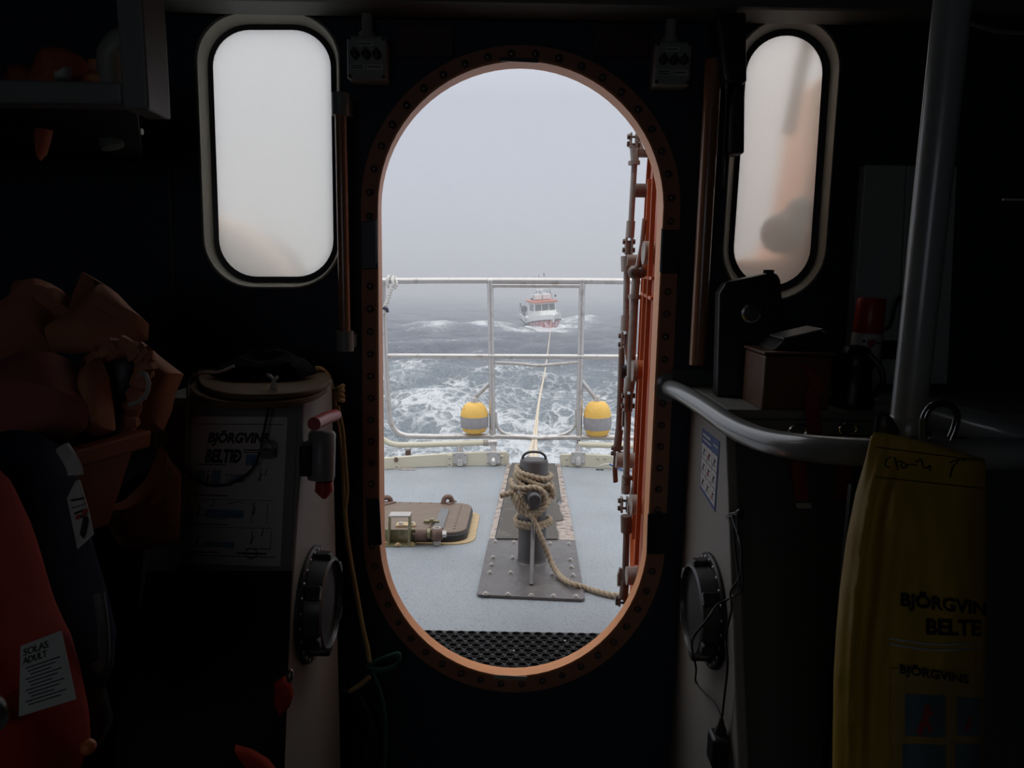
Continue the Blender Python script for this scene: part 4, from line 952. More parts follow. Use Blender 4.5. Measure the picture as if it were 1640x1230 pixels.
    obj('dog_handle', MB().prism([q(x, y, d2 - .05) for x, y in ((1014, 770), (1016, 790), (1010, 825), (1005, 825), (1005, 812))], (0, .014, 0)), G, t, smooth=0, bevel=.003)
    stub(1010, 808, d2 - .08, .030, G)
    rod([(1003, 826), (1003.5, 852)], d2, .018, RU, 'rod_end'); rod([(1003.5, 850), (1001, 935)], d2, .0105); rod([(1001, 930), (998, 958)], d2, .014, RU, 'rod_end'); clevis(996, 962, d2, 16, RU)
    stub(1003, 922, d2 - .05, .028, G); obj('foot_bracket', MB().prism([q(x, y, d2) for x, y in ((993, 910), (998, 913), (998, 938), (989, 940), (989, 922))], (0, .014, 0)), G, t, smooth=0, bevel=.002)
build_door()
# ================================================================== CABIN FITTINGS
XL, XR = -.40, .423                          # inner sides of the left and right consoles
MC = dict(
 console=mat('off_white_console_paint', (.235, .22, .195), .55, var=.06, vs=6, bump=.03),
 console_front=mat('grey_console_front', (.15, .15, .13), .5, var=.1),
 black_front=mat('black_lower_front', (.012, .013, .012), .7, spec=.2),
 console_dark=mat('dark_grey_green_front', (.055, .065, .055), .55, var=.15),
 top=mat('grey_console_top', (.26, .26, .23), .45, var=.1, coat=.2),
 ply=mat('plywood_edge', (.13, .085, .045), .7, spec=.15, var=.3, vs=18, stretch=(1, 1, 14)),
 wood=mat('dark_brown_wood', (.12, .055, .028), .4, var=.3, vs=10, stretch=(5, 5, 1), coat=.3),
 copper=mat('brown_handrail', (.28, .125, .06), .3, var=.2, stretch=(6, 6, 1), coat=.5),
 box=mat('grey_plastic_box', (.26, .265, .24), .5, var=.05),
 rail=mat('grey_enamel_tube', (.20, .21, .205), .28, var=.05, coat=.5),
 pole=mat('grey_enamel_pole', (.27, .28, .265), .3, var=.05, coat=.4),
 frame=mat('grey_shelf_enamel', (.20, .21, .195), .4, var=.06, coat=.2),
 oil=mat('orange_brown_oilskin', (.40, .165, .085), .7, var=.2, vs=4, bump=.14, bs=30, spec=.25),
 oil2=mat('faded_pink_oilskin', (.30, .085, .075), .7, spec=.25, var=.15, vs=5, bump=.1, bs=30),
 crate=mat('orange_plastic', (.24, .065, .02), .4, var=.1),
 navy=mat('navy_blue_fabric', (.006, .010, .030), .8, var=.2, bump=.2, bs=40, spec=.15),
 red=mat('red_fabric', (.30, .028, .012), .75, var=.2, vs=4, bump=.15, bs=35, spec=.15),
 label=mat('white_label', (.44, .44, .40), .6, var=.06),
 ink=mat('black_print', (.012, .012, .014), .6),
 redink=mat('red_print', (.35, .05, .05), .6),
 blue=mat('blue_print', (.10, .22, .36), .6, var=.2),
 dblue=mat('dark_blue_print', (.03, .06, .20), .6),
 paper=mat('poster_paper', (.52, .50, .47), .6, var=.04),
 clear=mat('clear_plastic_sleeve', (.9, .9, .9), .15, trans=.95, var=0),
 cord=mat('pale_cord', (.42, .41, .37), .8, var=.15, bump=.3, bs=300),
 hemp=mat('yellowish_cord', (.42, .30, .13), .85, var=.2, bump=.3, bs=200),
 green=mat('green_twine', (.03, .12, .09), .8, var=.2, bump=.3, bs=200),
 bag=mat("yellow_vinyl_bag", (.42, .27, .035), .5, spec=.2, var=.08, vs=5, bump=.08, bs=22),
 chrome=mat('polished_steel', (.72, .72, .72), .16, .95),
 redcap=mat('red_plastic_cap', (.42, .03, .025), .35),
 can=mat('white_can_paint', (.52, .51, .48), .35),
 strap=mat('dark_red_webbing', (.26, .035, .035), .8, bump=.3, bs=150),
 pouch=mat('grey_canvas_pouch', (.11, .125, .11), .8, var=.15, bump=.2),
 panel=mat('pale_grey_panel', (.38, .43, .395), .5, var=.04),
 deckgrey=mat('mid_grey_plastic', (.13, .13, .13), .45),
)
BX = MC['box']

def build_left_console():
    a = PX(487, 640, XL); b = PX(451, 1230, XL); yb = 1.56
    sl = (b.y - a.y) / (b.z - a.z); zt = a.z; y0 = a.y - sl * zt          # front edge runs from (a.y, zt) to (y0, 0)
    t = thing('left_console', V((-.62, 1.4, 0)), 'off-white console with a sloping front standing left of the oval door', 'console')
    obj('console_body', MB().prism([V((-.685, y, z)) for y, z in ((a.y, zt), (y0, 0), (yb, 0), (yb, zt))], (XL + .685, 0, 0)), MC['console'], t, smooth=0, bevel=.006)
    n = V((0, -1, sl)).normalized()
    fp = lambda px, py, h=0.0: on(px, py, a + n * h, n)
    obj('front_panel', MB().prism([fp(px, py, .0015) for px, py in ((270, 652), (478, 652), (465, 912), (238, 912))], n * .002), MC['console_front'], t, smooth=0, label='grey front panel')
    obj('lower_panel', MB().prism([fp(px, py, .0015) for px, py in ((236, 914), (468, 914), (452, 1330), (150, 1330))], n * .002), MC['black_front'], t, smooth=0, label='black lower front')
    # instruction poster in a clear sleeve
    q = [fp(280, 902, .004), fp(449, 907, .004), fp(461, 668, .004), fp(307, 667, .004)]
    po = thing('instruction_poster', q[0], 'white poster headed BJÖRGVINS BELTIÐ on the front of the left console', 'poster')
    obj('sheet', MB().prism(q, n * .0012), MC['paper'], po, smooth=0)
    f0 = patch(*q); f = lambda u, v, h=0: f0(u, v, h + .0013)
    obj('heading', text('BJÖRGVINS', f, (.195, .795, .825, .905), .05, .16), MC['ink'], po, smooth=0)
    obj('heading', text('BELTIÐ', f, (.185, .68, .555, .775), .05, .16), MC['ink'], po, smooth=0)
    m = MB()
    for u0, v0, u1, v1 in ((.05, .945, .965, .950), (.05, .055, .965, .060), (.57, .765, .77, .775), (.57, .750, .77, .757), (.12, .665, .40, .672), (.41, .60, .65, .604), (.41, .588, .64, .592), (.10, .455, .45, .462), (.10, .262, .48, .269), (.10, .43, .90, .433), (.10, .245, .90, .248)): rect(m, f, u0, v0, u1, v1)
    for j in range(5): rect(m, f, .42, .575 - j * .006 - .004, .62 - .02 * (j % 2), .575 - j * .006 - .002)
    obj('ruled_lines', m, MC['ink'], po, smooth=0)
    for u0, v0, u1, v1 in ((.60, .665, .73, .74), (.12, .535, .20, .63), (.27, .535, .36, .63), (.50, .555, .60, .595), (.24, .31, .62, .365), (.24, .115, .55, .15)): obj('picture_panel', rect(MB(), f, u0, v0, u1, v1, .0005), MC['blue'], po, smooth=0, label='blue tinted picture panel')
    m = MB()
    def figure(u, v, s, lean=0.0):
        stroke(m, f, [(u, v), (u + .012 * s + lean, v + .045 * s), (u + lean * 1.4, v + .075 * s)], .012 * s); stroke(m, f, [(u + .02 * s, v - .002), (u + .012 * s + lean, v + .045 * s), (u + .035 * s + lean, v + .055 * s)], .008 * s)
        c = (u + lean * 1.5 + .004, v + .088 * s); m.add([f(c[0] + .010 * s * math.cos(k * 1.047), c[1] + .007 * s * math.sin(k * 1.047), .0008) for k in range(6)], [tuple(range(6))])
    for u, v, s in ((.215, .535, 1.0), (.46, .525, .7), (.66, .67, .6), (.74, .56, .9), (.80, .60, .5), (.16, .32, .8), (.70, .33, .9), (.30, .38, .5), (.18, .12, .8), (.70, .14, .9), (.80, .19, .6)): figure(u, v, s, .01)
    for pts in (((.13, .31), (.22, .33), (.36, .30), (.62, .33)), ((.44, .40), (.55, .42), (.62, .41)), ((.70, .28), (.70, .42)), ((.85, .28), (.85, .42)), ((.14, .11), (.30, .13), (.55, .11)), ((.66, .11), (.90, .11)), ((.90, .11), (.90, .23))): stroke(m, f, pts, .005)
    obj('line_drawings', m, MC['ink'], po, smooth=0)
    m = MB(); rect(m, f, .58, .072, .86, .085); k = [(.72 + .06 * math.cos(i * .5236), .079 + .032 * math.sin(i * .5236)) for i in range(13)]; stroke(m, f, k, .008); obj('emblem', m, MC['ink'], po, smooth=0); obj('footer_line', rect(MB(), f, .14, .075, .40, .083), MC['ink'], po, smooth=0)
    # lid of two plywood layers with a round front
    ld = thing('plywood_lid', V((-.6, 1.35, zt)), 'round-fronted two-layer plywood lid on top of the left console', 'lid')
    fr = [(303, 606), (310, 617), (335, 626), (370, 631), (420, 631), (470, 627), (505, 618), (524, 607)]
    for k, (z0, h, g) in enumerate(((zt + .002, .013, 0), (zt + .017, .010, .014))):
        pts = [PZ(x, y, zt + .03) for x, y in fr]; pts = [V((p.x * (1 - g * 1.2), p.y + g, z0)) for p in pts]
        pts = [V((P(310, 600, 1.55).x + .01, 1.55, z0))] + spl(pts, 4) + [V((P(523, 600, 1.55).x, 1.55, z0))]
        obj('plywood_layer', MB().prism(pts, (0, 0, h)), MC['ply'], ld, smooth=40, bevel=.003)
    zl = zt + .028
    bagm = pillow([V((x, y, z)) for x, y, z in [(lambda p: (p.x, p.y, p.z))(P(px, py, d)) for px, py, d in ((336, 601, 1.42), (362, 588, 1.46), (400, 578, 1.5), (455, 574, 1.5), (496, 584, 1.48), (508, 598, 1.44), (480, 606, 1.40), (420, 611, 1.38), (365, 609, 1.39))]], .025, folds=.014, fs=16, seed=4)
    obj('folded_black_cloth', bagm, mat('dull_black_cloth', (.006, .006, .007), .95, spec=.1, bump=.3), label='crumpled black cloth lying on the plywood lid', cat='cloth')
    # pale cord with clip hanging across the poster
    c = thing('lanyard', fp(432, 640, .02), 'thin pale cord looped over the plywood lid and sagging across the poster', 'cord')
    g = lambda px, py, h=.03: fp(px, py, h)
    obj('cord_loop', MB().tube(spl([P(429, 600, 1.26), g(436, 606, .06), g(441, 622, .05), g(438, 640, .03), g(432, 634, .035), g(438, 612, .055), g(444, 604, .07)], 6), .0032, 8), MC['cord'], c)
    obj('cord_run', MB().tube(spl([g(436, 635), g(429, 660), g(423, 690), g(417, 720), g(408, 745), g(392, 762), g(368, 775), g(340, 778), g(318, 772), g(302, 758), g(294, 745)], 6), .0024, 8), M['black'], c)
    obj('cord_side', MB().tube(spl([g(375, 586, .05), g(350, 596, .05), g(325, 597, .045), g(306, 605, .04), g(301, 625, .02), g(300, 700, .014), g(298, 780, .012), g(296, 900, .012)], 6), .0028, 8), MC['cord'], c)
    obj('clip', MB().box(g(428, 727), (.022, .012, .016)).tube(spl([g(416, 722), g(424, 708), g(436, 712), g(434, 722), g(424, 726)], 5), .0025, 8), MC['deckgrey'], c)
    return fp, zt, y0
fpL, ZL, Y0L = build_left_console()

def round_hatch(x, px, py, r, sgn, lab):
    c = PX(px, py, x); ax = V((sgn, 0, 0))
    t = thing('round_hatch', c, lab, 'hatch', 'round screw-in hatches in the console sides')
    bk = M['black']; r = r
    obj('flange', MB().lathe([(r, 0), (r, .006), (r * .97, .009), (r * .80, .009), (r * .80, 0)], c, ax, 40), bk, t)
    obj('ring_nut', MB().lathe([(r * .82, .006), (r * .82, .020), (r * .80, .040), (r * .74, .043), (r * .72, .036), (r * .72, .01)], c, ax, 40), mat('dark_grey_ring', (.05, .05, .05), .35), t)
    obj('cover', MB().lathe([(r * .72, .02), (r * .72, .034), (r * .64, .030), (r * .35, .034), (0, .035)], c, ax, 40), mat('worn_black_cover', (.014, .014, .014), .6, spec=.2), t)
    for k in range(6):
        a = k * math.pi / 3 + .4; d = V((0, math.cos(a), math.sin(a))); obj('grip_lug', MB().box(c + ax * .026 + d * r * .82, (.030, .020, .028), Matrix((V((1, 0, 0)), d, V((1, 0, 0)).cross(d))).transposed()), bk, t, smooth=0, bevel=.004)
    f = None; q = V((0, 0, 1)).rotation_difference(ax).to_euler()
    for k in range(24):
        a = k * math.pi / 12; p = c + ax * .009 + V((0, math.cos(a), math.sin(a))) * r * .925
        if f is None: f = obj('screw', domebolt(.0036), M['zinc'], None); f.parent = t; f.location = p - root_loc(t); f.rotation_euler = q
        else: copy_part(f, t, p, q)
round_hatch(XL, 499, 966, .116, 1, 'black round screw hatch in the white side of the left console')
round_hatch(XR, 1138, 976, .117, -1, 'black round screw hatch in the white side of the right console, under the cable')

def build_left_bits():
    # grey canister with red ends on the console side
    t = thing('signal_torch', PX(515, 770, XL + .03), 'grey cylindrical torch with red ends clipped to the left console side', 'torch')
    x = XL + .035; o = PX(514, 771, x); tp = PX(516, 690, x)
    obj('body', MB().lathe([(.012, 0), (.024, .003), (.026, .008), (.026, (tp - o).length - .006), (.022, (tp - o).length)], o, tp - o, 24), mat('grey_torch_body', (.20, .20, .20), .4), t)
    a, b = PX(503, 679, x), PX(537, 665, x); obj('handle', MB().tube([a, (a + b) / 2 + V((0, 0, .002)), b], .0125, 14), MC['redcap'], t, label='red handle')
    obj('tail_cap', MB().lathe([(.016, .0), (.018, -.018), (.012, -.026), (.004, -.034)], o + V((.006, 0, 0)), (0, 0, 1), 16), MC['redcap'], t, label='dark red tail cap')
    obj('clip_bracket', MB().box(PX(494, 734, XL + .012), (.022, .05, .06)), M['black'], t, bevel=.004)
    # tan cord with coil hanging beside the bulkhead
    d = 1.60; q = lambda px, py, dd=d: P(px, py, dd)
    t = thing('tan_cord', q(540, 640), 'thin tan cord with a knotted coil hanging between left console and oval door', 'rope')
    obj('cord_run', MB().tube(spl([q(503, 590, 1.52), q(516, 592, 1.54), q(527, 606), q(535, 640), q(543, 690), q(549, 740), q(551, 790), q(555, 850), q(562, 900), q(571, 950), q(581, 1005), q(588, 1035), q(592, 1060)], 6), .0055, 8), MC['hemp'], t)
    obj('cord_run', MB().tube(spl([q(541, 650, 1.59), q(549, 690, 1.59), q(553, 740, 1.59), q(556, 785, 1.59), q(553, 815, 1.59)], 6), .0045, 8), MC['hemp'], t)
    for k in range(4):
        c = q(542, 622 + 5 * k, 1.59)
        obj('coil_turn', MB().tube([c + V((.010 * math.cos(i * .45), .012 * math.sin(i * .45), .006 * math.cos(i * .45 + k) )) for i in range(14)], .0055, 8, closed=True), MC['hemp'], t)
    t = thing('green_twine', q(605, 1065), 'dark green twine loops knotted at the end of the tan cord', 'rope')
    obj('twine_loop', MB().tube(spl([q(590, 1066), q(602, 1058), q(622, 1050), q(638, 1046), q(640, 1056), q(630, 1066), q(610, 1072), q(594, 1070)], 6, True), .0042, 8, closed=True, lobes=3, pitch=.02), MC['green'], t)
    obj('twine_loop', MB().tube(spl([q(592, 1078), q(606, 1076), q(625, 1072), q(638, 1060), q(634, 1050)], 6), .0042, 8, lobes=3, pitch=.02), MC['green'], t)
    obj('twine_tail', MB().tube(spl([q(596, 1075), q(610, 1110), q(618, 1160), q(616, 1240)], 6), .004, 8), MC['green'], t)
    obj('pale_end', MB().tube(spl([q(592, 1084), q(578, 1096), q(560, 1108)], 5), .006, 8), MC['hemp'], t)
    obj('twine_bundle', MB().tube(spl([q(552, 1105), q(548, 1130), q(556, 1160), q(572, 1180), q(566, 1210), q(580, 1250), q(600, 1200), q(588, 1150), q(570, 1112)], 8), .012, 8, lobes=3, pitch=.05), mat('very_dark_green_net', (.008, .02, .018), .9), t)
    # red buckled pieces on the edge of the console
    t = thing('red_strap_end', fpL(456, 1110, .02), 'red strap with metal buckle at the front edge of the left console, low down', 'strap')
    obj('webbing', pillow([fpL(x, y, .012) for x, y in ((440, 1092), (456, 1082), (466, 1090), (470, 1112), (464, 1132), (449, 1148), (438, 1130))], .018, folds=.003), MC['red'], t)
    obj('buckle', MB().tube(spl([fpL(460, 1080, .03), fpL(466, 1074, .03), fpL(468, 1082, .03), fpL(463, 1092, .03)], 4, True), .003, 8, closed=True), MC['chrome'], t)
build_left_bits()

def build_left_store():
    dk = M['shell']
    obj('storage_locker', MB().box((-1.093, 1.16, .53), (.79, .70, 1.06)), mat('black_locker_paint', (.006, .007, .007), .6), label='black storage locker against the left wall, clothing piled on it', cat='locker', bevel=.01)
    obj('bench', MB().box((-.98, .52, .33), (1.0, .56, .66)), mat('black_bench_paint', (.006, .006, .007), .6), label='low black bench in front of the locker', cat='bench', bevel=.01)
    # orange crate on the locker
    A, B = P(98, 729, .92), P(216, 679, 1.04); cz = (A.z + B.z) / 2 + .0
    t = thing('orange_crate', V((A.x - .15, 1.0, 1.06)), 'orange plastic crate under the heap of oilskins on the locker', 'crate')
    ax_ = (B - A); ax_.z = 0; ax_.normalize(); pr = V((-ax_.y, ax_.x, 0)); zt = A.z; L = V((B.x - A.x, B.y - A.y, 0)).length + .02; Wd = .30
    o = V((A.x, A.y, 0)) - ax_ * .02
    cr = lambda s, w, z: o + ax_ * s + pr * w + V((0, 0, z))
    ring = lambda g, z: [cr(-g, -g, z), cr(L + g, -g, z), cr(L + g, Wd + g, z), cr(-g, Wd + g, z)]
    obj('crate_body', MB().loft([ring(-.03, 1.062), ring(0, zt - .012), ring(0, zt), ring(-.008, zt), ring(-.036, 1.07)]), MC['crate'], t, smooth=0, bevel=.006)
    obj('crate_rim', MB().loft([ring(.002, zt - .022), ring(.014, zt - .02), ring(.016, zt + .006), ring(-.004, zt + .006)], cap=False), MC['crate'], t, smooth=0, bevel=.004)
    w = lambda pts: [P(x, y, d) for x, y, d in pts]
    # heap of oilskins
    t = thing('oilskin_jacket', w([(150, 600, 1.15)])[0], 'orange-brown oilskin jacket with its hood peaked on top of the heap', 'jacket')
    obj('hood_panel', pillow(w([(136, 437, 1.20), (150, 444, 1.19), (190, 472, 1.17), (214, 497, 1.15), (240, 520, 1.13), (238, 545, 1.12), (205, 552, 1.10), (160, 562, 1.08), (118, 568, 1.08), (86, 566, 1.09), (100, 545, 1.12), (116, 515, 1.15), (124, 475, 1.18)]), .035, folds=.022, fs=6, seed=1, aniso=(1.6, 1, .7)), MC['oil'], t)
    obj('sleeve', pillow(w([(60, 476, 1.22), (112, 478, 1.20), (118, 505, 1.18), (110, 540, 1.15), (86, 566, 1.10), (60, 585, 1.08), (8, 607, 1.05), (-30, 600, 1.05), (-30, 560, 1.10), (5, 555, 1.12), (32, 528, 1.15), (56, 510, 1.18), (57, 490, 1.2)]), .06, folds=.024, fs=7, seed=2, aniso=(1, 1, 1.6)), MC['oil'], t)
    obj('cuff_fold', pillow(w([(60, 474, 1.17), (85, 472, 1.17), (112, 477, 1.16), (114, 500, 1.14), (90, 508, 1.13), (66, 512, 1.13), (58, 500, 1.15)]), .03, folds=.014, fs=12, seed=5), MC['oil'], t)
    t = thing('oilskin_bag', w([(60, 700, 1.0)])[0], 'faded pinkish oilskin bundle below the jacket on the heap', 'bag')
    obj('bundle', pillow(w([(40, 588, 1.05), (75, 574, 1.04), (112, 576, 1.03), (134, 610, 1.0), (146, 650, .97), (140, 685, .96), (100, 715, .95), (40, 740, .94), (-30, 730, .94), (-30, 650, 1.0), (10, 610, 1.04)]), .055, folds=.018, fs=8, seed=3, aniso=(1, 1, .6)), MC['oil2'], t)
    t = thing('drawstring_bag', w([(220, 680, 1.05)])[0], 'orange-brown drawstring bag with dark gathered mouth and pale cord, right side of the heap', 'bag')
    body = w([(140, 566, 1.16), (180, 548, 1.15), (230, 548, 1.15), (262, 575, 1.15), (295, 600, 1.16), (282, 630, 1.15), (275, 660, 1.14), (262, 690, 1.13), (210, 705, 1.12), (165, 705, 1.10), (140, 640, 1.10), (124, 590, 1.12)])
    obj('bag_body', pillow(body, .05, folds=.016, fs=9, seed=6), MC['oil'], t)
    mouth = w([(152, 582, 1.06), (175, 564, 1.06), (205, 562, 1.06), (222, 580, 1.06), (222, 610, 1.06), (208, 655, 1.05), (196, 690, 1.05), (180, 690, 1.05), (172, 640, 1.05), (150, 610, 1.06)])
    obj('mouth_lining', pillow(mouth, .014, folds=.004), M['black'], t, label='dark open mouth')
    rim = []
    for i, p in enumerate(spl(w([(150, 590, 1.05), (162, 568, 1.045), (190, 556, 1.04), (218, 562, 1.04), (232, 578, 1.045), (228, 606, 1.05), (214, 645, 1.05), (204, 688, 1.05)]), 8)): rim.append(p + V((0, .003 * math.sin(i * 1.9), .004 * math.cos(i * 2.3))))
    obj('gathered_rim', MB().tube(rim, [.013 + .003 * math.sin(i * 1.7) for i in range(len(rim))], 8), MC['oil'], t)
    obj('inner_flap', pillow(w([(142, 586, 1.02), (160, 572, 1.02), (172, 600, 1.01), (180, 650, 1.0), (184, 690, 1.0), (158, 700, 1.0), (148, 660, 1.0), (138, 620, 1.01)]), .035, folds=.008, seed=8), MC['oil'], t)
    obj('drawcord', MB().tube(spl(w([(224, 598, 1.02), (233, 600, 1.0), (238, 615, .995), (234, 632, .995), (222, 643, 1.0), (208, 648, 1.01)]), 6), .0032, 8), MC['cord'], t)
    t = obj('canvas_flap', pillow(w([(258, 712, 1.22), (270, 735, 1.22), (286, 752, 1.22), (285, 800, 1.2), (284, 868, 1.19), (235, 880, 1.16), (190, 875, 1.13), (170, 838, 1.12), (165, 815, 1.12), (200, 800, 1.14), (235, 765, 1.18)]), .04, folds=.02, fs=7, seed=9, aniso=(1, 1, .8)), MC['oil'], label='orange-brown canvas flap hanging down beside the poster', cat='cloth')
    # navy suit
    t = thing('navy_suit', w([(90, 1150, .80)])[0], 'navy blue survival suit with pale trim and white tag hanging in front of the crate', 'suit')
    obj('suit_body', pillow(w([(-40, 700, .86), (20, 688, .86), (62, 692, .86), (96, 715, .86), (118, 760, .85), (130, 830, .84), (150, 900, .83), (168, 960, .82), (182, 1020, .81), (178, 1080, .80), (150, 1140, .80), (120, 1190, .80), (40, 1240, .80), (-40, 1240, .80)]), .10, folds=.012, fs=7, seed=11, aniso=(1.6, 1, .5)), MC['navy'], t)
    def strip(pts, wd, m_, nm, lab):
        obj(nm, MB().tube(spl(w(pts), 6), wd, 8, flat=.45), m_, t, label=lab)
    strip([(100, 716, .80), (112, 735, .79), (120, 752, .79), (121, 760, .79)], .008, MC['label'], 'reflective_strip', 'pale reflective strip')
    tg = w([(124, 880, .735), (150, 856, .735), (141, 815, .74), (127, 769, .75), (121, 770, .755), (107, 798, .745)])
    obj('care_tag', MB().prism(tg, (0, .0012, 0)), MC['label'], t, smooth=0, label='white tag with red and black print')
    ft = patch(P(125, 872, .733), P(151, 852, .733), P(140, 795, .737), P(110, 800, .741))
    m = MB(); stroke(m, ft, [(.12, .97), (.85, .97)], .05); stroke(m, ft, [(.10, .80), (.9, .82)], .02); stroke(m, ft, [(.15, .66), (.7, .68)], .05); obj('tag_print', m, MC['ink'], t, smooth=0)
    m = MB(); stroke(m, ft, [(.18, .55), (.45, .57)], .09); stroke(m, ft, [(.55, .60), (.9, .64)], .12); obj('tag_red_print', m, MC['redink'], t, smooth=0)
    m = MB(); stroke(m, ft, [(.30, .10), (.72, .48)], .22); obj('tag_pictogram', m, MC['ink'], t, smooth=0)
    m = MB(); m.tube(spl(w([(158, 950, .75), (165, 1000, .74), (166, 1060, .735), (150, 1070, .735)]), 5), .006, 8); obj('hem_tape', m, mat('grey_tape', (.09, .10, .09), .6), t)
    obj('lining_panel', pillow(w([(140, 1110, .735), (170, 1100, .735), (182, 1150, .735), (165, 1190, .735), (140, 1200, .735)]), .01, folds=.004, seed=13), mat('dull_grey_cloth', (.10, .105, .095), .8), t)
    # red lifejacket with a printed label
    t = thing('lifejacket', w([(60, 1230, .68)])[0], 'red lifejacket with a white printed SOLAS label at the lower left', 'lifejacket')
    obj('jacket_body', pillow(w([(-50, 745, .76), (0, 752, .76), (18, 790, .75), (40, 870, .73), (62, 940, .72), (88, 1000, .71), (104, 1030, .70), (124, 1100, .69), (138, 1170, .68), (140, 1200, .68), (120, 1260, .67), (-50, 1270, .67)]), .085, folds=.014, fs=9, seed=14, aniso=(1.4, 1, .5)), MC['red'], t)
    l0, l1, l2 = P(30, 1148, .592), P(121, 1120, .612), P(33, 1035, .606); ln = (l1 - l0).cross(l2 - l0).normalized(); lb = [l0, l1, on(97, 1011, l0, ln), l2]
    obj('printed_label', MB().prism(lb, (0, .0015, 0)), MC['label'], t, smooth=0, label='white label with black print')
    fl = patch(*lb)
    obj('label_heading', text('SOLAS', fl, (.07, .845, .66, .945), .02), MC['ink'], t, smooth=0)
    obj('label_heading', text('ADULT', fl, (.06, .72, .60, .82), .02), MC['ink'], t, smooth=0)
    m = MB()
    for j in range(11): stroke(m, fl, [(.12 + .05 * (j % 3), .66 - .053 * j), (.88 - .11 * ((j * 7) % 3), .66 - .053 * j)], .018)
    obj('label_lines', m, MC['ink'], t, smooth=0)
    obj('ring', MB().tube(spl(w([(-8, 1120, .60), (4, 1130, .60), (6, 1150, .60), (-2, 1165, .60), (-10, 1150, .60)]), 5, True), .004, 8, closed=True), MC['chrome'], t)
    obj('toggle', MB().ball(P(141, 1196, .655), .008, n=10, m=6), mat('orange_toggle', (.45, .12, .04), .5), t)
    # dark round tin on the bench and red cloth
    c = V((P(238, 1196, .74).x, .74, .66))
    obj('round_tin', MB().lathe([(.055, 0), (.056, .05), (.059, .052), (.059, .062), (.050, .063), (.047, .055), (0, .055)], c, (0, 0, 1), 32), mat('dark_tin', (.045, .05, .05), .35, .3), label='dark round tin standing on the low black bench', cat='tin')
    obj('red_cloth', pillow([P(x, y, d) for x, y, d in ((378, 1192, 1.02), (405, 1200, 1.01), (430, 1215, 1.0), (446, 1235, .99), (450, 1290, .98), (395, 1290, .98), (402, 1235, 1.0))], .02, folds=.006), MC['red'], label='dark red cloth below the front of the left console', cat='cloth')
build_left_store()

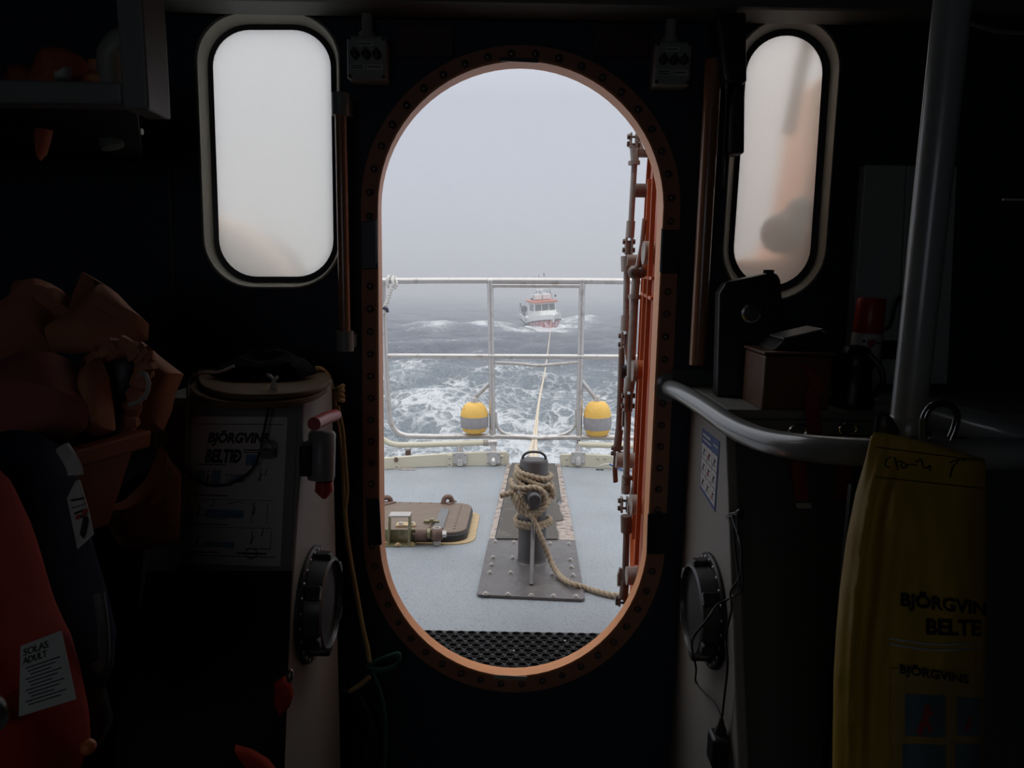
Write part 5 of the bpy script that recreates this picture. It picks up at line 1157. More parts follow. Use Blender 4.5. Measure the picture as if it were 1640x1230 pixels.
def build_shelf():
    d = 1.05; z0, z1 = P(100, 166, d).z, P(100, 128, d).z; xr = P(233, 100, d).x; xl = P(191, 100, d).x
    t = thing('wall_shelf', V((-1.1, d, z0)), 'grey framed wall shelf with gear in the upper left corner', 'shelf')
    obj('front_rail', MB().box(((-1.5 + xl) / 2, d + .02, (z0 + z1) / 2), (xl + 1.5, .04, z1 - z0)), MC['frame'], t, smooth=0, bevel=.006)
    obj('corner_post', MB().box(((xl + xr) / 2, d + .035, (P(240, 176, d).z + 2.48) / 2), (xr - xl, .07, 2.48 - P(240, 176, d).z)), MC['frame'], t, smooth=0, bevel=.004)
    xe = P(238, 170, 1.6).x; obj('shelf_board', MB().prism([V((-1.5, d + .04, z0 + .004)), V((xl, d + .04, z0 + .004)), V((xe - .02, 1.60, z0 + .004)), V((-1.5, 1.60, z0 + .004))], (0, 0, .018)), M['shell'], t, smooth=0)
    zb = z0 + .022
    def lump(name, px, py, dd, r, sc, m_, lab, cat, seed):
        p = P(px, py, dd); obj(name, pillow([V((p.x + r * sc[0] * math.cos(a), dd + .01 * math.sin(3 * a), zb + r * sc[1] * (1 + math.sin(a)))) for a in [k * math.pi / 7 for k in range(14)]], r * .7, folds=r * .12, fs=12, seed=seed), m_, label=lab, cat=cat)
    lump('orange_pouch', 98, 110, 1.22, .05, (1, 1.0), mat('dull_orange_cloth', (.36, .09, .04), .7), 'small dull orange pouch on the wall shelf', 'pouch', 21)
    lump('dark_red_pouch', 40, 115, 1.22, .04, (1, .9), mat('dull_red_cloth', (.26, .05, .04), .7), 'small dark red pouch at the left end of the wall shelf', 'pouch', 22)
    obj('white_rag', pillow([P(x, y, 1.17) for x, y in ((90, 116), (100, 118), (112, 108), (116, 112), (112, 128), (92, 132))], .012, folds=.006), MC['label'], label='white rag beside the orange pouch on the wall shelf', cat='rag')
    obj('orange_flask', MB().lathe([(.001, 0), (.022, .001), (.022, .05), (.014, .06), (.014, .075), (0, .076)], V((P(157, 110, 1.2).x, 1.2, zb)), (0, 0, 1), 16), mat('orange_flask', (.42, .14, .05), .5), label='small orange flask near the corner post of the wall shelf', cat='flask')
    obj('grey_elbow_pipe', MB().tube(spl([V((P(178, 120, 1.2).x, 1.2, zb)), P(176, 100, 1.2), P(182, 80, 1.2), P(196, 66, 1.2), P(215, 62, 1.2)], 6), .02, 14), mat('pale_grey_pipe', (.24, .24, .20), .5), label='pale grey bent pipe rising from the wall shelf', cat='pipe')
    # things hanging below
    obj('orange_glove', pillow([P(x, y, 1.28) for x, y in ((60, 184), (80, 182), (92, 186), (86, 200), (82, 222), (74, 250), (66, 258), (60, 230), (62, 205))], .02, folds=.006, seed=23), mat('orange_glove', (.40, .10, .04), .7), label='orange glove hanging under the wall shelf', cat='glove')
    obj('amber_tag', pillow([P(x, y, 1.28) for x, y in ((126, 186), (140, 185), (141, 197), (130, 200))], .008, folds=.002), mat('amber_tag', (.36, .15, .05), .6), label='small amber tag hanging under the wall shelf', cat='tag')
    a, b = P(182, 238, 1.36), P(166, 196, 1.36)
    obj('pale_bottle', MB().lathe([(.001, 0), (.020, .002), (.021, .04), (.012, .058), (.010, .066), (0, .067)], a, b - a, 16), mat('pale_green_plastic', (.20, .25, .21), .4), label='pale green plastic bottle hung under the wall shelf', cat='bottle')
    t = thing('cable_fitting', P(210, 210, 1.40), 'two small white cable fittings under the corner of the wall shelf', 'fitting')
    obj('plug', MB().cyl(P(201, 208, 1.40), P(212, 210, 1.40), .008, None, 12), MC['label'], t); obj('gland', MB().cyl(P(216, 210, 1.40), P(228, 211, 1.40), .006, None, 12), MC['panel'], t)
build_shelf()

def build_bulkhead_fittings():
    for nm, st, r, c1, c2, lab in (('handrail', [(545, 150), (553, 562)], .0125, (531, 575, 150, 181), (538, 568, 537, 563), 'brown vertical handrail with grey end sockets right of the left window'), ('handrail', [(1143, 96), (1116, 584)], .0175, None, None, 'brown vertical handrail between the oval door and the right window')):
        d = 1.59; t = thing(nm, P(*st[1], d), lab, 'handrail', 'brown bulkhead handrails'); a, b = P(*st[0], d), P(*st[1], d)
        obj('bar', MB().cyl(a, b, r, None, 18), MC['copper'], t)
        for q, s in ((a, 1), (b, -1)) if c1 else ():
            obj('socket', MB().cyl(q, q - (a - b).normalized() * .045 * s, r * 1.55, None, 18).box(q + V((0, .035, -.02 * s)), (.03, .07, .03)), MC['frame'], t)
    for x0, lab in ((556, 'grey switch box with three black knobs, left of the door top'), (1047, 'grey switch box with three black knobs, right of the door top')):
        y0 = 57 if x0 < 800 else 66; y1 = y0 + 70; x1 = x0 + 62
        a, b = P(x0, y1, 1.60), P(x1, y0, 1.60); c = (a + b) / 2
        t = thing('switch_box', V((c.x, 1.63, a.z)), lab, 'switch box', 'switch boxes above the door')
        obj('housing', MB().box((c.x, 1.63, c.z), (b.x - a.x, .06, b.z - a.z)), BX, t, smooth=0, bevel=.006)
        obj('conduit', MB().cyl(V((c.x - .003, 1.63, b.z)), V((c.x - .003, 1.63, b.z + .075)), .012, None, 12).cyl(V((c.x - .003, 1.63, b.z)), V((c.x - .003, 1.63, b.z + .014)), .018, None, 12), BX, t)
        f = patch((a.x, 1.60, a.z), (b.x, 1.60, a.z), (b.x, 1.60, b.z), (a.x, 1.60, b.z))
        for u in (.22, .51, .78): obj('knob', MB().lathe([(.0095, 0), (.0090, .012), (.006, .014), (0, .014)], f(u, .56), (0, -1, 0), 18).box(f(u, .56, .012), (.005, .010, .022)), M['black'], t)
        for u0, v0, u1, v1, lines in ((.08, .22, .46, .35, (.31, .26)), (.50, .22, .92, .35, (.29,)), (.28, .76, .66, .86, (.81,))):
            ls = obj('label_strip', rect(MB(), f, u0, v0, u1, v1, .0008), MC['label'], t, smooth=0); m = MB()
            for v in lines: stroke(m, f, [(u0 + .03, v), (u1 - .05, v)], .025, .0014)
            obj('label_print', m, MC['ink'], ls, smooth=0)
        for u in (.07, .93):
            for v in (.07, .93): obj('screw', MB().lathe([(.004, 0), (.004, .001), (0, .001)], f(u, v), (0, -1, 0), 10), M['black'], t)
    for x0, lab in ((637, 'dark red notice plate above the door, left of its top'), (950, 'dark red notice plate above the door, right of its top')):
        obj('notice_plate', MB().prism([P(x, y, 1.656) for x, y in ((x0, 92), (x0 + 90, 92), (x0 + 90, 40), (x0, 40))], (0, -.004, 0)), mat('dark_red_plate', (.045, .010, .008), .5), label=lab, cat='notice', smooth=0, bevel=.002)
    # black handset and its holster at the left edge of the right window
    t = thing('radio_handset', P(1172, 240, 1.56), 'black radio handset hanging at the left edge of the right window', 'handset')
    obj('holster', MB().prism([P(x, y, 1.54) for x, y in ((1147, 22), (1196, 18), (1197, 132), (1178, 133), (1163, 127))], (0, .06, 0)), M['black'], t, smooth=0, bevel=.006)
    obj('handset', MB().prism([P(x, y, 1.555) for x, y in ((1178, 134), (1194, 134), (1193, 246), (1167, 247), (1170, 170))], (0, .045, 0)), mat('dull_black_handset', (.02, .022, .024), .4), t, smooth=0, bevel=.006)
    obj('lead', MB().tube(spl([P(1165, 128, 1.56), P(1163, 170, 1.57), P(1160, 230, 1.58), P(1156, 300, 1.59)], 6), .004, 8), M['black'], t)
build_bulkhead_fittings()
def build_right_console():
    zt = 1.19; yn0, yn1 = PX(1165, 720, XR).y, PX(1183, 1230, XR); yb = 1.655
    b = yn1; sl = (yn0 - b.y) / (PX(1165, 720, XR).z - b.z); y0 = yn0 - sl * PX(1165, 720, XR).z; yt = y0 + sl * zt
    t = thing('right_console', V((.9, 1.5, 0)), 'off-white console standing right of the oval door under the grey rail', 'console')
    obj('console_side', MB().prism([V((XR, y, z)) for y, z in ((yt, zt - .02), (y0, 0), (yb, 0), (yb, zt - .02))], (.02, 0, 0)), MC['console'], t, smooth=0, bevel=.004)
    obj('console_front', MB().prism([V((XR + .02, y, z)) for y, z in ((yt + .004, zt - .02), (y0 + .004, 0), (yb, 0), (yb, zt - .02))], (1.05, 0, 0)), MC['console_dark'], t, smooth=0, label='dark grey-green front')
    obj('console_top', MB().prism([V((x, y, zt - .02)) for x, y in ((XR - .004, yt - .01), (1.49, yt - .01), (1.49, yb), (XR - .004, yb))], (0, 0, .02)), MC['top'], t, smooth=0, bevel=.006)
    obj('console_fascia', MB().box(((XR + 1.49) / 2 + .01, yt - .002, zt - .055), (1.49 - XR - .02, .012, .068)), MC['top'], t, smooth=0, bevel=.003)
    obj('fascia_seam', MB().box(((XR + 1.49) / 2 + .01, yt - .0085, zt - .050), (1.49 - XR - .04, .001, .003)), M['black'], t, smooth=0)
    for u in (.16,): obj('front_seam', MB().box((XR + u, yt * .5 + y0 * .5 - .0, .6), (.006, .012, 1.0)), M['black'], t, smooth=0)
    obj('frame_trim', MB().prism([P(x, y, 1.655) for x, y in ((1076, 590), (1232, 594), (1236, 640), (1076, 640))], (0, -.01, 0)), MC['console_dark'], t, smooth=0)
    # instruction sticker on the white side
    q = [PX(1121, 781, XR - .0012), PX(1145, 820, XR - .0012), PX(1152.5, 708, XR - .0012), PX(1125, 686, XR - .0012)]
    s = thing('instruction_sticker', q[0], 'small blue and white instruction sticker with figures on the right console side', 'sticker')
    obj('sticker_sheet', MB().prism(q, (.0010, 0, 0)), MC['dblue'], s, smooth=0)
    f = patch(*q)
    for j in range(3):
        for i in range(3): obj('picture_panel', rect(MB(), f, .05 + .31 * i, .06 + .245 * j, .05 + .31 * i + .29, .06 + .245 * j + .23, .0008), MC['paper'], s, smooth=0)
    m = MB()
    rect(m, f, .08, .91, .52, .95, .001); rect(m, f, .08, .84, .58, .865, .001); rect(m, f, .70, .89, .95, .915, .001); obj('white_heading', m, MC['label'], s, smooth=0)
    m = MB()
    for j in range(3):
        for i in range(3):
            u, v = .10 + .31 * i, .09 + .245 * j; stroke(m, f, [(u + .02, v), (u + .09, v + .10), (u + .07, v + .15)], .035, .0012); stroke(m, f, [(u + .15, v + .02), (u + .09, v + .10), (u + .17, v + .13)], .03, .0012)
    obj('figures', m, MC['ink'], s, smooth=0)
    m = MB(); stroke(m, f, [(.42, .62), (.50, .70)], .04, .0013); stroke(m, f, [(.75, .10), (.82, .2)], .04, .0013); stroke(m, f, [(.42, .38), (.52, .40)], .04, .0013); obj('red_marks', m, MC['redink'], s, smooth=0)
    # pale locker panel on the bulkhead behind
    p = thing('pale_cupboard', P(1400, 560, 1.63), 'pale grey cupboard front on the bulkhead behind the pole', 'cupboard')
    obj('cupboard_door', MB().prism([P(x, y, 1.655) for x, y in ((1376, 267), (1440, 268), (1424, 612), (1349, 612))], (0, -.03, 0)), MC['panel'], p, smooth=0, bevel=.002)
    obj('cupboard_door', MB().prism([P(x, y, 1.655) for x, y in ((1442, 268), (1520, 270), (1505, 612), (1426, 612))], (0, -.03, 0)), MC['panel'], p, smooth=0, bevel=.002)
    return zt, yt
ZR, YTR = build_right_console()

def build_right_rails():
    t = thing('grab_rail', P(1300, 720, 1.0), 'grey enamelled tube rail curving from the bulkhead round the right console', 'handrail')
    pts = [P(1070, 620, 1.655), P(1092, 630, 1.56), P(1128, 652, 1.40), P(1175, 684, 1.22), P(1228, 706, 1.09), P(1300, 718, .99), P(1380, 724, .935), P(1450, 727, .905), P(1560, 728, .88), P(1660, 726, .865), P(1800, 722, .86), V((1.25, .86, P(1800, 722, .86).z)), V((1.50, .86, P(1800, 722, .86).z))]
    obj('tube', MB().tube(spl(pts, 10), .0198, 20), MC['rail'], t)
    obj('wall_flange', MB().lathe([(.034, 0), (.034, .006), (.022, .010)], P(1070, 620, 1.656), (0, -1, 0), 20), MC['rail'], t)
    q = [P(1462, 650, .955), P(1520, 668, .93), P(1600, 690, .90), P(1740, 728, .865)]
    obj('branch_tube', MB().tube(spl(q, 8), .0195, 18), MC['rail'], t)
    a = P(1448, 727, .935); top = V((a.x, a.y, 2.5))
    p = thing('stanchion_pole', a, 'vertical grey pole from the ceiling down to the grab rail', 'pole')
    obj('pole_tube', MB().cyl(V((a.x, a.y, a.z - .02)), top, .0215, None, 24), MC['pole'], p)
    obj('pole_joint', MB().lathe([(.0215, 0), (.025, .004), (.025, .03), (.0215, .035)], V((a.x, a.y, a.z + .018)), (0, 0, 1), 20), MC['pole'], p)
build_right_rails()

def build_right_items():
    zt = ZR
    k = M['black']
    # black case with a round silver stud leaning against the bulkhead
    t = thing('black_case', V((P(1205, 590, 1.52).x, 1.52, zt)), 'flat black case with a round silver stud propped below the right window', 'case')
    f1 = [P(1152, 470, 1.52), P(1163, 452, 1.52)] + [P(x, y, 1.52) for x, y in ((1236, 436), (1246, 439), (1251, 449), (1257, 520))] + [V((P(1262, 600, 1.50).x, 1.50, zt)), V((P(1150, 600, 1.50).x, 1.50, zt))]
    obj('case_body', MB().prism(f1, (0, .035, 0)), k, t, smooth=0, bevel=.005)
    obj('tab', MB().box(P(1231, 436, 1.535), (.016, .02, .010)), k, t, smooth=0)
    c = P(1201, 501, 1.517); obj('stud_ring', MB().lathe([(.0215, 0), (.0225, .004), (.021, .010), (.0165, .011), (.0155, .006), (.0155, 0)], c, (0, -1, 0), 28), MC['chrome'], t)
    obj('stud_face', MB().lathe([(.0155, 0), (.0150, .007), (.006, .0085), (0, .0085)], c, (0, -1, 0), 24), mat('brown_stud_face', (.10, .075, .06), .4), t)
    f = patch(P(1188, 545, 1.508), P(1236, 534, 1.510), P(1236, 528, 1.510), P(1188, 539, 1.509)); m = MB()
    for i in range(9): stroke(m, f, [(i / 9, .3), (i / 9 + .06, .7)], .05, .002)
    obj('faint_print', m, MC['deckgrey'], t, smooth=0)
    # wooden box and black instrument
    def wbox(x0, x1, y, depth, h, dy):
        a, b = P(x0, y, depth), P(x1, y, depth); return a.x, b.x
    x0, x1 = P(1221, 630, 1.36).x, P(1330, 630, 1.36).x; h = P(1260, 567, 1.36).z - zt
    t = thing('wooden_box', V(((x0 + x1) / 2, 1.42, zt)), 'dark brown wooden box on the right console top', 'box')
    obj('box_body', MB().box(((x0 + x1) / 2, 1.42, zt + h / 2 - .002), (x1 - x0, .12, h - .004)), MC['wood'], t, smooth=0, bevel=.004)
    obj('box_lid', MB().box(((x0 + x1) / 2, 1.42, zt + h + .001), (x1 - x0 + .006, .126, .006)), MC['wood'], t, smooth=0, bevel=.002)
    zb = zt + h + .004; xa, xb = P(1232, 570, 1.40).x, P(1318, 570, 1.40).x
    t = thing('black_instrument', V(((xa + xb) / 2, 1.43, zb)), 'black instrument with a sloping grey top standing on the wooden box', 'instrument')
    zl, zr_ = P(1245, 545, 1.38).z, P(1310, 530, 1.38).z
    obj('instrument_body', MB().prism([V((xa, 1.385, zb)), V((xb, 1.385, zb)), V((xb, 1.385, zr_)), V((xa + .02, 1.385, zl))], (0, .09, 0)), k, t, smooth=0, bevel=.005)
    obj('instrument_top', MB().prism([V((xa + .022, 1.39, zl + .001)), V((xb - .008, 1.39, zr_ + .001)), V((xb - .008, 1.47, zr_ + .001)), V((xa + .022, 1.47, zl + .001))], (0, 0, .003)), MC['deckgrey'], t, smooth=0)
    # red ribbon over the box
    d = 1.348; w = lambda pts: [P(x, y, d) for x, y in pts]
    def ribbon(pts, wd, t_, m_, nm='ribbon', dd=(0, 0, 0)):
        rows = []
        for x, y, dp, tw in pts: rows.append([P(x - wd / 2 * math.cos(tw), y - wd / 2 * math.sin(tw), dp), P(x + wd / 2 * math.cos(tw), y + wd / 2 * math.sin(tw), dp + .004)])
        mb = MB(); rr = [spl([r[0] for r in rows], 6), spl([r[1] for r in rows], 6)]; nn = V((0, .0016, 0))
        mb.loft([[a, b, b + nn, a + nn] for a, b in zip(*rr)]); return obj(nm, mb, m_, t_, smooth=40)
    t = thing('red_ribbon', P(1300, 640, 1.34), 'dark red webbing ribbon draped down over the wooden box and console edge', 'strap')
    ribbon([(1290, 583, 1.352, .3), (1300, 595, 1.345, .3), (1308, 612, 1.342, .2), (1306, 626, 1.342, .2), (1300, 640, 1.335, .1), (1302, 660, 1.325, 0), (1306, 690, 1.318, 0), (1306, 720, 1.318, 0)], 24, t, MC['strap'])
    # spray can
    cx = P(1376, 640, 1.50).x; tl = V((.03, 0, 1)).normalized(); c = V((cx, 1.50, zt)); H = (P(1376, 533, 1.5).z - zt)
    t = thing('spray_can', c, 'white spray can with a red cap and red emblem on the right console', 'spray can')
    r = .0305
    obj('can_body', MB().lathe([(r * .94, 0), (r, .006), (r, H - .004), (r * .93, H + .002)], c, tl, 28), MC['can'], t)
    obj('cap', MB().lathe([(r * .95, H), (r * .98, H + .003), (r * .93, H + .070), (r * .86, H + .074), (0, H + .074)], c, tl, 28), MC['redcap'], t, label='red cap')
    def cf(u, v, hh=0.0):                     # wrap on the can's front: u in -1..1, v height share
        a = u * 1.2; return c + tl * (v * H) + V((math.sin(a), -math.cos(a), 0)) * (r + .0006 + hh)
    m = MB()
    m.add([cf(-.12 + u_, .865 + v_) for u_, v_ in ((-.22, .06), (-.10, .06), (-.06, .045), (0, .07), (.06, .045), (.10, .06), (.22, .06), (.24, 0), (.12, -.06), (.04, -.05), (0, -.075), (-.04, -.05), (-.12, -.06), (-.24, 0))], [tuple(range(14))])
    obj('emblem', m, MC['redink'], t, smooth=0)
    m = MB()
    for u0, u1, v0, v1 in ((-.62, -.42, .88, .91), (.16, .42, .86, .89), (-.6, -.05, .775, .79), (-.2, .25, .64, .67)): m.add([cf(u0, v0), cf(u1, v0), cf(u1, v1), cf(u0, v1)], [(0, 1, 2, 3)])
    obj('print', m, MC['ink'], t, smooth=0)
    m = MB(); m.add([cf(.50, .45), cf(.62, .45), cf(.66, .95), cf(.54, .95)], [(0, 1, 2, 3)]); obj('red_stripe', m, MC['redink'], t, smooth=0)
    m = MB(); m.add([cf(-.9, .735), cf(.9, .735), cf(.9, .75), cf(-.9, .75)], [(0, 1, 2, 3)]); obj('green_band', m, MC['green'], t, smooth=0)
    # black lamp in front of the can
    c = V((P(1362, 660, 1.42).x, 1.42, zt))
    t = thing('black_lamp', c, 'black hand lamp standing in front of the spray can', 'lamp')
    obj('lamp_body', MB().lathe([(.040, 0), (.042, .01), (.036, .03), (.032, .07), (.036, .085), (.034, .105), (.022, .122), (0, .126)], c, (0, 0, 1), 26), mat('glossy_black_plastic', (.008, .008, .009), .35), t)
    obj('lamp_handle', MB().tube(spl([c + V((.02, -.03, .02)), c + V((.035, -.045, .05)), c + V((.03, -.042, .085)), c + V((.01, -.03, .11))], 6), .006, 8), k, t)
    # socket box with lead on the cupboard
    t = thing('socket_box', P(1412, 560, 1.61), 'pale socket box with a black lead on the cupboard front', 'socket')
    a, b = P(1398, 550, 1.60), P(1432, 506, 1.60); obj('socket_housing', MB().box(((a.x + b.x) / 2, 1.61, (a.z + b.z) / 2), (b.x - a.x, .028, b.z - a.z)), MC['panel'], t, smooth=0, bevel=.004)
    obj('lead', MB().tube(spl([P(1416, 528, 1.585), P(1424, 524, 1.58), P(1430, 508, 1.58), P(1434, 490, 1.58), P(1442, 474, 1.59)], 6), .0035, 8), k, t)
    a, b = P(1402, 575, 1.585), P(1440, 546, 1.585); obj('black_adapter', MB().box(((a.x + b.x) / 2, 1.605, (a.z + b.z) / 2), (b.x - a.x, .04, b.z - a.z)).cyl(P(1410, 575, 1.6), P(1410, 592, 1.6), .004, None, 8), k, t, smooth=0, bevel=.003)
    # charger cable on its hook, hanging down the console side
    x = XR - .014
    t = thing('charger_cable', PX(1178, 830, x), 'black charger cable hanging from a hook down the right console side', 'cable')
    z = lambda a, b, xx=x: PX(1080 + a / 2.79, 790 + b / 2.79, xx)
    hk = PX(1168, 829, XR); obj('hook', MB().tube(spl([PX(1163, 827, XR), PX(1171, 824, XR - .012), PX(1182, 822, XR - .02)], 5), .0035, 10), MC['chrome'], t)
    obj('hook_tip', MB().ball(PX(1185, 822, XR - .02), .008, n=10, m=8), k, t)
    obj('cable', MB().tube(spl([z(258, 100), z(270, 140), z(300, 250), z(292, 370), z(252, 440), z(255, 520), z(230, 640), z(238, 760), z(225, 900), z(212, 1010)], 8), .0022, 8), k, t)
    xo = XR - .075
    obj('cable', MB().tube(spl([z(280, 100), z(285, 190), z(296, 300), z(300, 430), z(245, 470), z(190, 500, XR - .04), z(150, 560, xo), z(80, 660, xo), z(97, 780, XR - .04), z(100, 850), z(180, 940), z(210, 1010)], 8), .0022, 8), k, t)
    obj('cable', MB().tube(spl([z(262, 110), z(268, 220), z(282, 330), z(290, 420), z(270, 460)], 8), .0022, 8), k, t)
    obj('plug_neck', MB().lathe([(.004, 0), (.006, -.01), (.011, -.022), (.012, -.032)], z(211, 1008), (0, 0, 1), 12), k, t)
    a = PX(1150, 1195, XR - .018); obj('power_adapter', MB().box((a.x, a.y, (PX(1150, 1172, XR - .018).z + PX(1150, 1225, XR - .018).z) / 2), (.032, .042, PX(1150, 1172, XR - .018).z - PX(1150, 1225, XR - .018).z)), k, t, smooth=0, bevel=.005)
    obj('adapter_lead', MB().tube(spl([PX(1146, 1224, XR - .018), PX(1144, 1245, XR - .018), PX(1143, 1290, XR - .018)], 5), .002, 8), k, t)
    # gear hung on the front of the right console
    y = YTR - .05
    t = thing('red_handled_tool', P(1285, 960, y), 'red-handled tool in a black sheath with white tags hung on the right console front', 'tool')
    obj('red_handle', MB().prism([P(x_, y_, y) for x_, y_ in ((1268, 738), (1292, 738), (1297, 804), (1274, 804))], (0, .02, 0)), MC['strap'], t, smooth=0, bevel=.004)
    obj('white_tag', MB().prism([P(x_, y_, y - .004) for x_, y_ in ((1275, 806), (1299, 806), (1302, 826), (1278, 826))], (0, .003, 0)), MC['label'], t, smooth=0)
    obj('sheath', MB().prism([P(x_, y_, y) for x_, y_ in ((1254, 822), (1320, 818), (1330, 960), (1290, 965), (1270, 900))], (0, .03, 0)), k, t, smooth=0, bevel=.006)
    obj('metal_edge', MB().tube([P(1283, 842, y - .006), P(1288, 895, y - .006)], .004, 8), MC['deckgrey'], t)
    obj('snap', MB().tube(spl([P(1296, 839, y - .004), P(1308, 836, y - .006), P(1318, 839, y - .004)], 5), .003, 8), MC['chrome'], t)
    obj('red_tab', MB().prism([P(x_, y_, y - .006) for x_, y_ in ((1281, 894), (1296, 892), (1290, 914), (1279, 912))], (0, .004, 0)), MC['redcap'], t, smooth=0)
    obj('white_tag', MB().prism([P(x_, y_, y - .006) for x_, y_ in ((1290, 926), (1314, 926), (1321, 966), (1296, 966))], (0, .004, 0)), MC['label'], t, smooth=0)
    ribbon([(1356, 690, y - .03, 0), (1356, 720, y - .02, 0), (1352, 760, y - .004, 0), (1352, 800, y - .004, 0)], 28, thing('red_loop', P(1356, 760, y), 'dark red webbing loop with a steel ring behind the yellow bag', 'strap'), MC['strap'])
    rl = bpy.data.objects['red_loop']
    obj('steel_ring', MB().tube([P(1358, 688, y - .03) + V((.016 * math.cos(a_), 0, .011 * math.sin(a_))) for a_ in [i * .35 for i in range(18)]], .0022, 8, closed=True), MC['chrome'], rl)
    obj('steel_ring', MB().tube([P(1278, 690, 1.30) + V((.016 * math.cos(a_), 0, .011 * math.sin(a_))) for a_ in [i * .35 for i in range(18)]], .0022, 8, closed=True), MC['chrome'], bpy.data.objects['red_ribbon'])
    obj('grey_pouch', pillow([P(x_, y_, y - .01) for x_, y_ in ((1284, 966), (1340, 968), (1352, 1000), (1350, 1100), (1320, 1130), (1300, 1090), (1290, 1020))], .05, folds=.008, seed=31), MC['pouch'], label='grey canvas pouch hung on the right console front beside the yellow bag', cat='pouch')
    # odds on the right wall
    obj('wall_cable', MB().tube(spl([P(1525, 20, 1.3), P(1545, 30, 1.3), P(1575, 44, 1.3), P(1610, 51, 1.3), P(1680, 53, 1.3)], 6), .004, 8), MC['deckgrey'], label='thin grey cable sagging across the upper right corner', cat='cable')
    obj('locker_handle', MB().tube([P(1606, 319.5, 1.25), P(1660, 320.5, 1.25)], .0018, 8), MC['can'], label='thin pale handle strip on the dark right side', cat='handle')
build_right_items()

def build_bag():
    Yc = .81; T_ = .068
    rows = [(688, 1397, 1574), (700, 1394, 1576), (735, 1386, 1578), (790, 1370, 1580), (860, 1356, 1581), (940, 1345, 1581), (1010, 1339, 1580), (1080, 1335, 1578), (1150, 1334, 1576), (1230, 1333, 1573), (1300, 1334, 1570), (1380, 1338, 1566)]
    def lr(py):
        for (y0, l0, r0), (y1, l1, r1) in zip(rows, rows[1:]):
            if py <= y1 or y1 == 1380:
                u = (py - y0) / (y1 - y0); return l0 + (l1 - l0) * u, r0 + (r1 - r0) * u
    def fold(a, py):                          # long soft folds running down the left half
        s = min(1, max(0, (py - 690) / 200)); b = .25 + .75 * s
        f = .007 * math.exp(-((a + .76) / .06) ** 2) - .006 * math.exp(-((a + .60) / .10) ** 2) + .009 * math.exp(-((a + .48 + .1 * math.sin(py * .006)) / .12) ** 2)
        f += .008 * mnoise.noise(V((a * 2.4, py * .006, 1))) + .004 * mnoise.noise(V((a * 6, py * .018, 4)))
        return f * b
    def top_dip(px): return max(0, (px - 1400) / 175) ** 1.3 * 44 + (6 if px < 1400 else 0)
    def front(px, py, h=0.0):
        l, r = lr(py); a = max(-1, min(1, 2 * (px - l) / (r - l) - 1)); t = min(1, max(0.25, (py - 680) / 160))
        d = Yc - T_ * t * (1 - abs(a) ** 2.1) ** .5 - fold(a, py) * (1 - a ** 8) - h
        return P(px, py, d)
    t = thing('yellow_bag', P(1460, 1180, Yc), 'yellow vinyl bag lettered BJÖRGVIN BELTE hanging on the grey grab rail', 'bag')
    n = 56; rings = []
    pys = [0.0] + [i / 60 for i in range(1, 61)]
    for v in pys:
        ring = []
        for i in range(n):
            a = -math.cos(math.pi * i / (n - 1)); l0, r0 = lr(690); px0 = l0 + (r0 - l0) * (a + 1) / 2
            py = (692 + top_dip(px0)) * (1 - v) + 1380 * v; l, r = lr(py); ring.append(front(l + (r - l) * (a + 1) / 2, py))
        for i in range(n - 2, 0, -1):
            a = -math.cos(math.pi * i / (n - 1)); l0, r0 = lr(690); px0 = l0 + (r0 - l0) * (a + 1) / 2
            py = (692 + top_dip(px0)) * (1 - v) + 1380 * v; l, r = lr(py); w_ = min(1, max(.2, (py - 690) / 160)); ring.append(P(l + (r - l) * (a + 1) / 2, py, Yc + .026 * w_ * (1 - a * a) ** .5))
        rings.append(ring)
    m = MB().loft(rings, cap=False); m.f.append(tuple(range((len(rings) - 1) * len(rings[0]), len(rings) * len(rings[0]))))
    body = obj('bag_body', m, MC['bag'], t, smooth=60); sd = body.modifiers.new('thickness', 'SOLIDIFY'); sd.thickness = .0015
    def word(s, x0, x1, yb0, yb1, h, nm, bold=.036):          # lettering laid on the front, base line from yb0 to yb1, h pixels tall
        f = lambda u, v, hh: front(x0 + (x1 - x0) * u, yb0 + (yb1 - yb0) * u - h * v, .004)
        obj(nm, text(s, f, (0, 0, 1, 1), bold), MC['ink'], t, smooth=0)
    word('BJÖRGVIN', 1443, 1580, 977, 993, 33, 'lettering'); word('BELTE', 1484, 1572, 1017, 1019, 26, 'lettering')
    # hems
    for y0, y1 in ((716, 738), (764, 782)):
        obj('hem_stitching', MB().tube([front(1403 + 170 * i / 20, y0 + (y1 - y0) * (i / 20), .001) for i in range(21)], .0007, 6), MC['ink'], t)
    g = lambda pts: [front(1424 + x / 4.316 - 7, 660 + y / 4.316, .0016) for x, y in pts]
    m = MB(); s = lambda x, y: front(1260 + x / 4.316, 660 + y / 4.316, .0018)
    for pts in ([(720, 310), (690, 330), (685, 370), (715, 385)], [(745, 310), (755, 345), (770, 400)], [(760, 340), (800, 345), (830, 375), (800, 385), (790, 360)], [(835, 365), (870, 362), (900, 370)], [(895, 345), (930, 330), (945, 380), (970, 385), (990, 370), (990, 405)], [(1130, 350), (1160, 335), (1185, 340), (1150, 380), (1130, 450)], [(1170, 330), (1240, 330)]):
        m.tube(spl([s(*p) for p in pts], 5), .0009, 6)
    obj('marker_writing', m, MC['ink'], t)
    # clear pocket with a printed sheet
    f = lambda u, v, h=0.0: front(1426 + 148 * u, 1262 - 200 * v + 6 * u, 0.0025 + h)
    def area(m_, u0, v0, u1, v1, h):
        k = 18; m_.grid([[f(u0 + (u1 - u0) * i / k, v0 + (v1 - v0) * j / k, h) for i in range(k + 1)] for j in range(k + 1)]); return m_
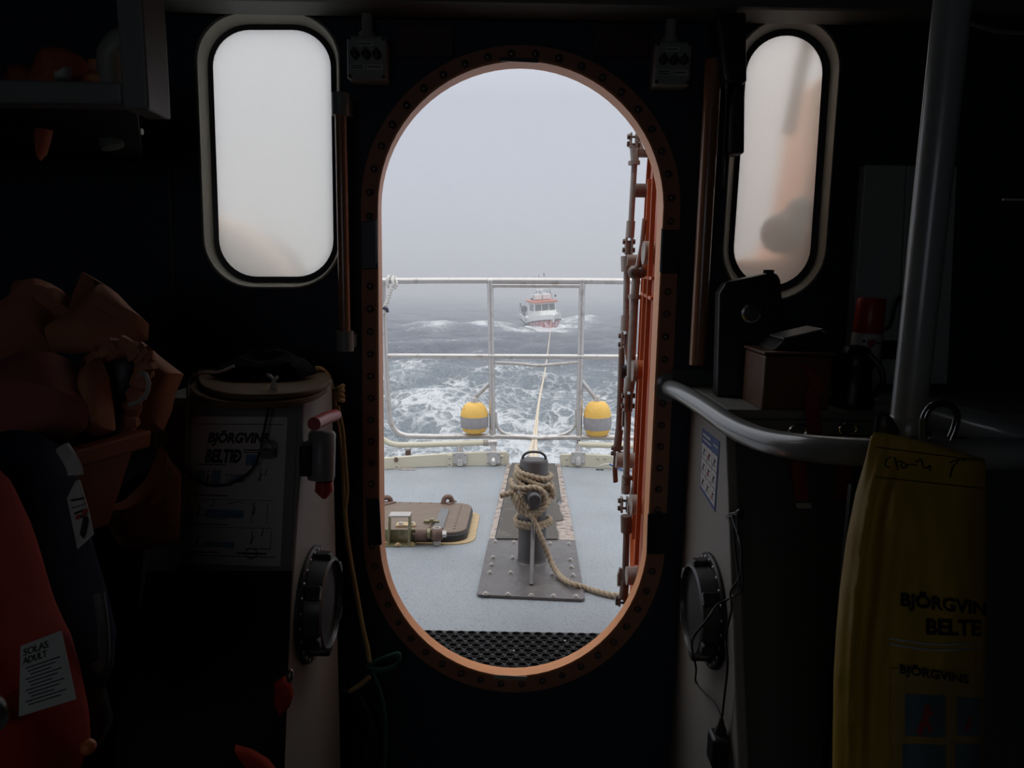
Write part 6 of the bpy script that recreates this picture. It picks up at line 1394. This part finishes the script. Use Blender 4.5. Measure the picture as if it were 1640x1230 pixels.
    obj('pocket_sheet', area(MB(), 0, -.3, 1, .96, 0), mat('ochre_sheet', (.36, .25, .07), .5), t)
    word('BJÖRGVINS', 1441, 1552, 1083, 1100, 22, 'sheet_heading')
    for u0, v0, u1, v1 in ((.16, .42, .60, .76), (.72, .44, .98, .75), (.13, -.2, .60, .36), (.70, -.2, .98, .38)): obj('picture_panel', area(MB(), u0, v0, u1, v1, .0012), mat('grey_blue_picture', (.10, .15, .16), .6, var=.4, vs=30), t)
    for pts, w_ in (([(.30, .44), (.38, .56), (.40, .68)], .06), ([(.44, .46), (.38, .58), (.46, .62)], .04), ([(.82, .48), (.88, .60)], .05)):
        m = MB()
        for a_, b_ in zip(pts, pts[1:]):
            d_ = V((b_[0] - a_[0], b_[1] - a_[1])); n_ = V((-d_.y, d_.x)).normalized() * w_ / 2; m.add([f(a_[0] + n_.x, a_[1] + n_.y, .0024), f(b_[0] + n_.x, b_[1] + n_.y, .0024), f(b_[0] - n_.x, b_[1] - n_.y, .0024), f(a_[0] - n_.x, a_[1] - n_.y, .0024)], [(0, 1, 2, 3)])
        obj('red_figure', m, MC['redink'], t, smooth=0)
    for y_ in (1022, 1031): obj('sleeve_edge', MB().tube([front(1424 + 148 * i / 16, y_ + (7 * math.sin(i / 16 * 3.1)) + 6 * i / 16, .002) for i in range(17)], .0014, 6), mat('clear_sleeve_edge', (.45, .45, .42), .1, coat=1), t)
    # carabiner and straps at the mouth
    t = thing('carabiner', P(1505, 690, .80), 'dark steel carabiner clipped at the mouth of the yellow bag', 'carabiner')
    q = lambda x, y, d=.80: P(x, y, d)
    obj('carabiner_body', MB().tube(spl([q(1521, 705), q(1530, 682), q(1532, 664), q(1524, 651), q(1508, 646), q(1492, 651), q(1482, 664), q(1479, 680), q(1486, 698)], 6), .0042, 12), mat('dark_polished_steel', (.20, .20, .20), .16, .9), t)
    obj('gate', MB().tube([q(1488, 698), q(1521, 705)], .0036, 10), MC['deckgrey'], t)
    obj('green_tape', MB().prism([q(x, y, .775) for x, y in ((1473, 672), (1482, 671), (1482, 706), (1473, 704))], (0, .002, 0)), mat('olive_tape', (.11, .12, .05), .7), label='olive tape loop at the mouth of the yellow bag', cat='tape', smooth=0)
    t = obj('black_strap', pillow([q(x, y, .86) for x, y in ((1398, 690), (1402, 665), (1412, 655), (1428, 668), (1440, 690), (1436, 700), (1410, 700))], .012, folds=.004), M['black'], label='black strap bunched left of the pole foot on the grab rail', cat='strap')
build_bag()
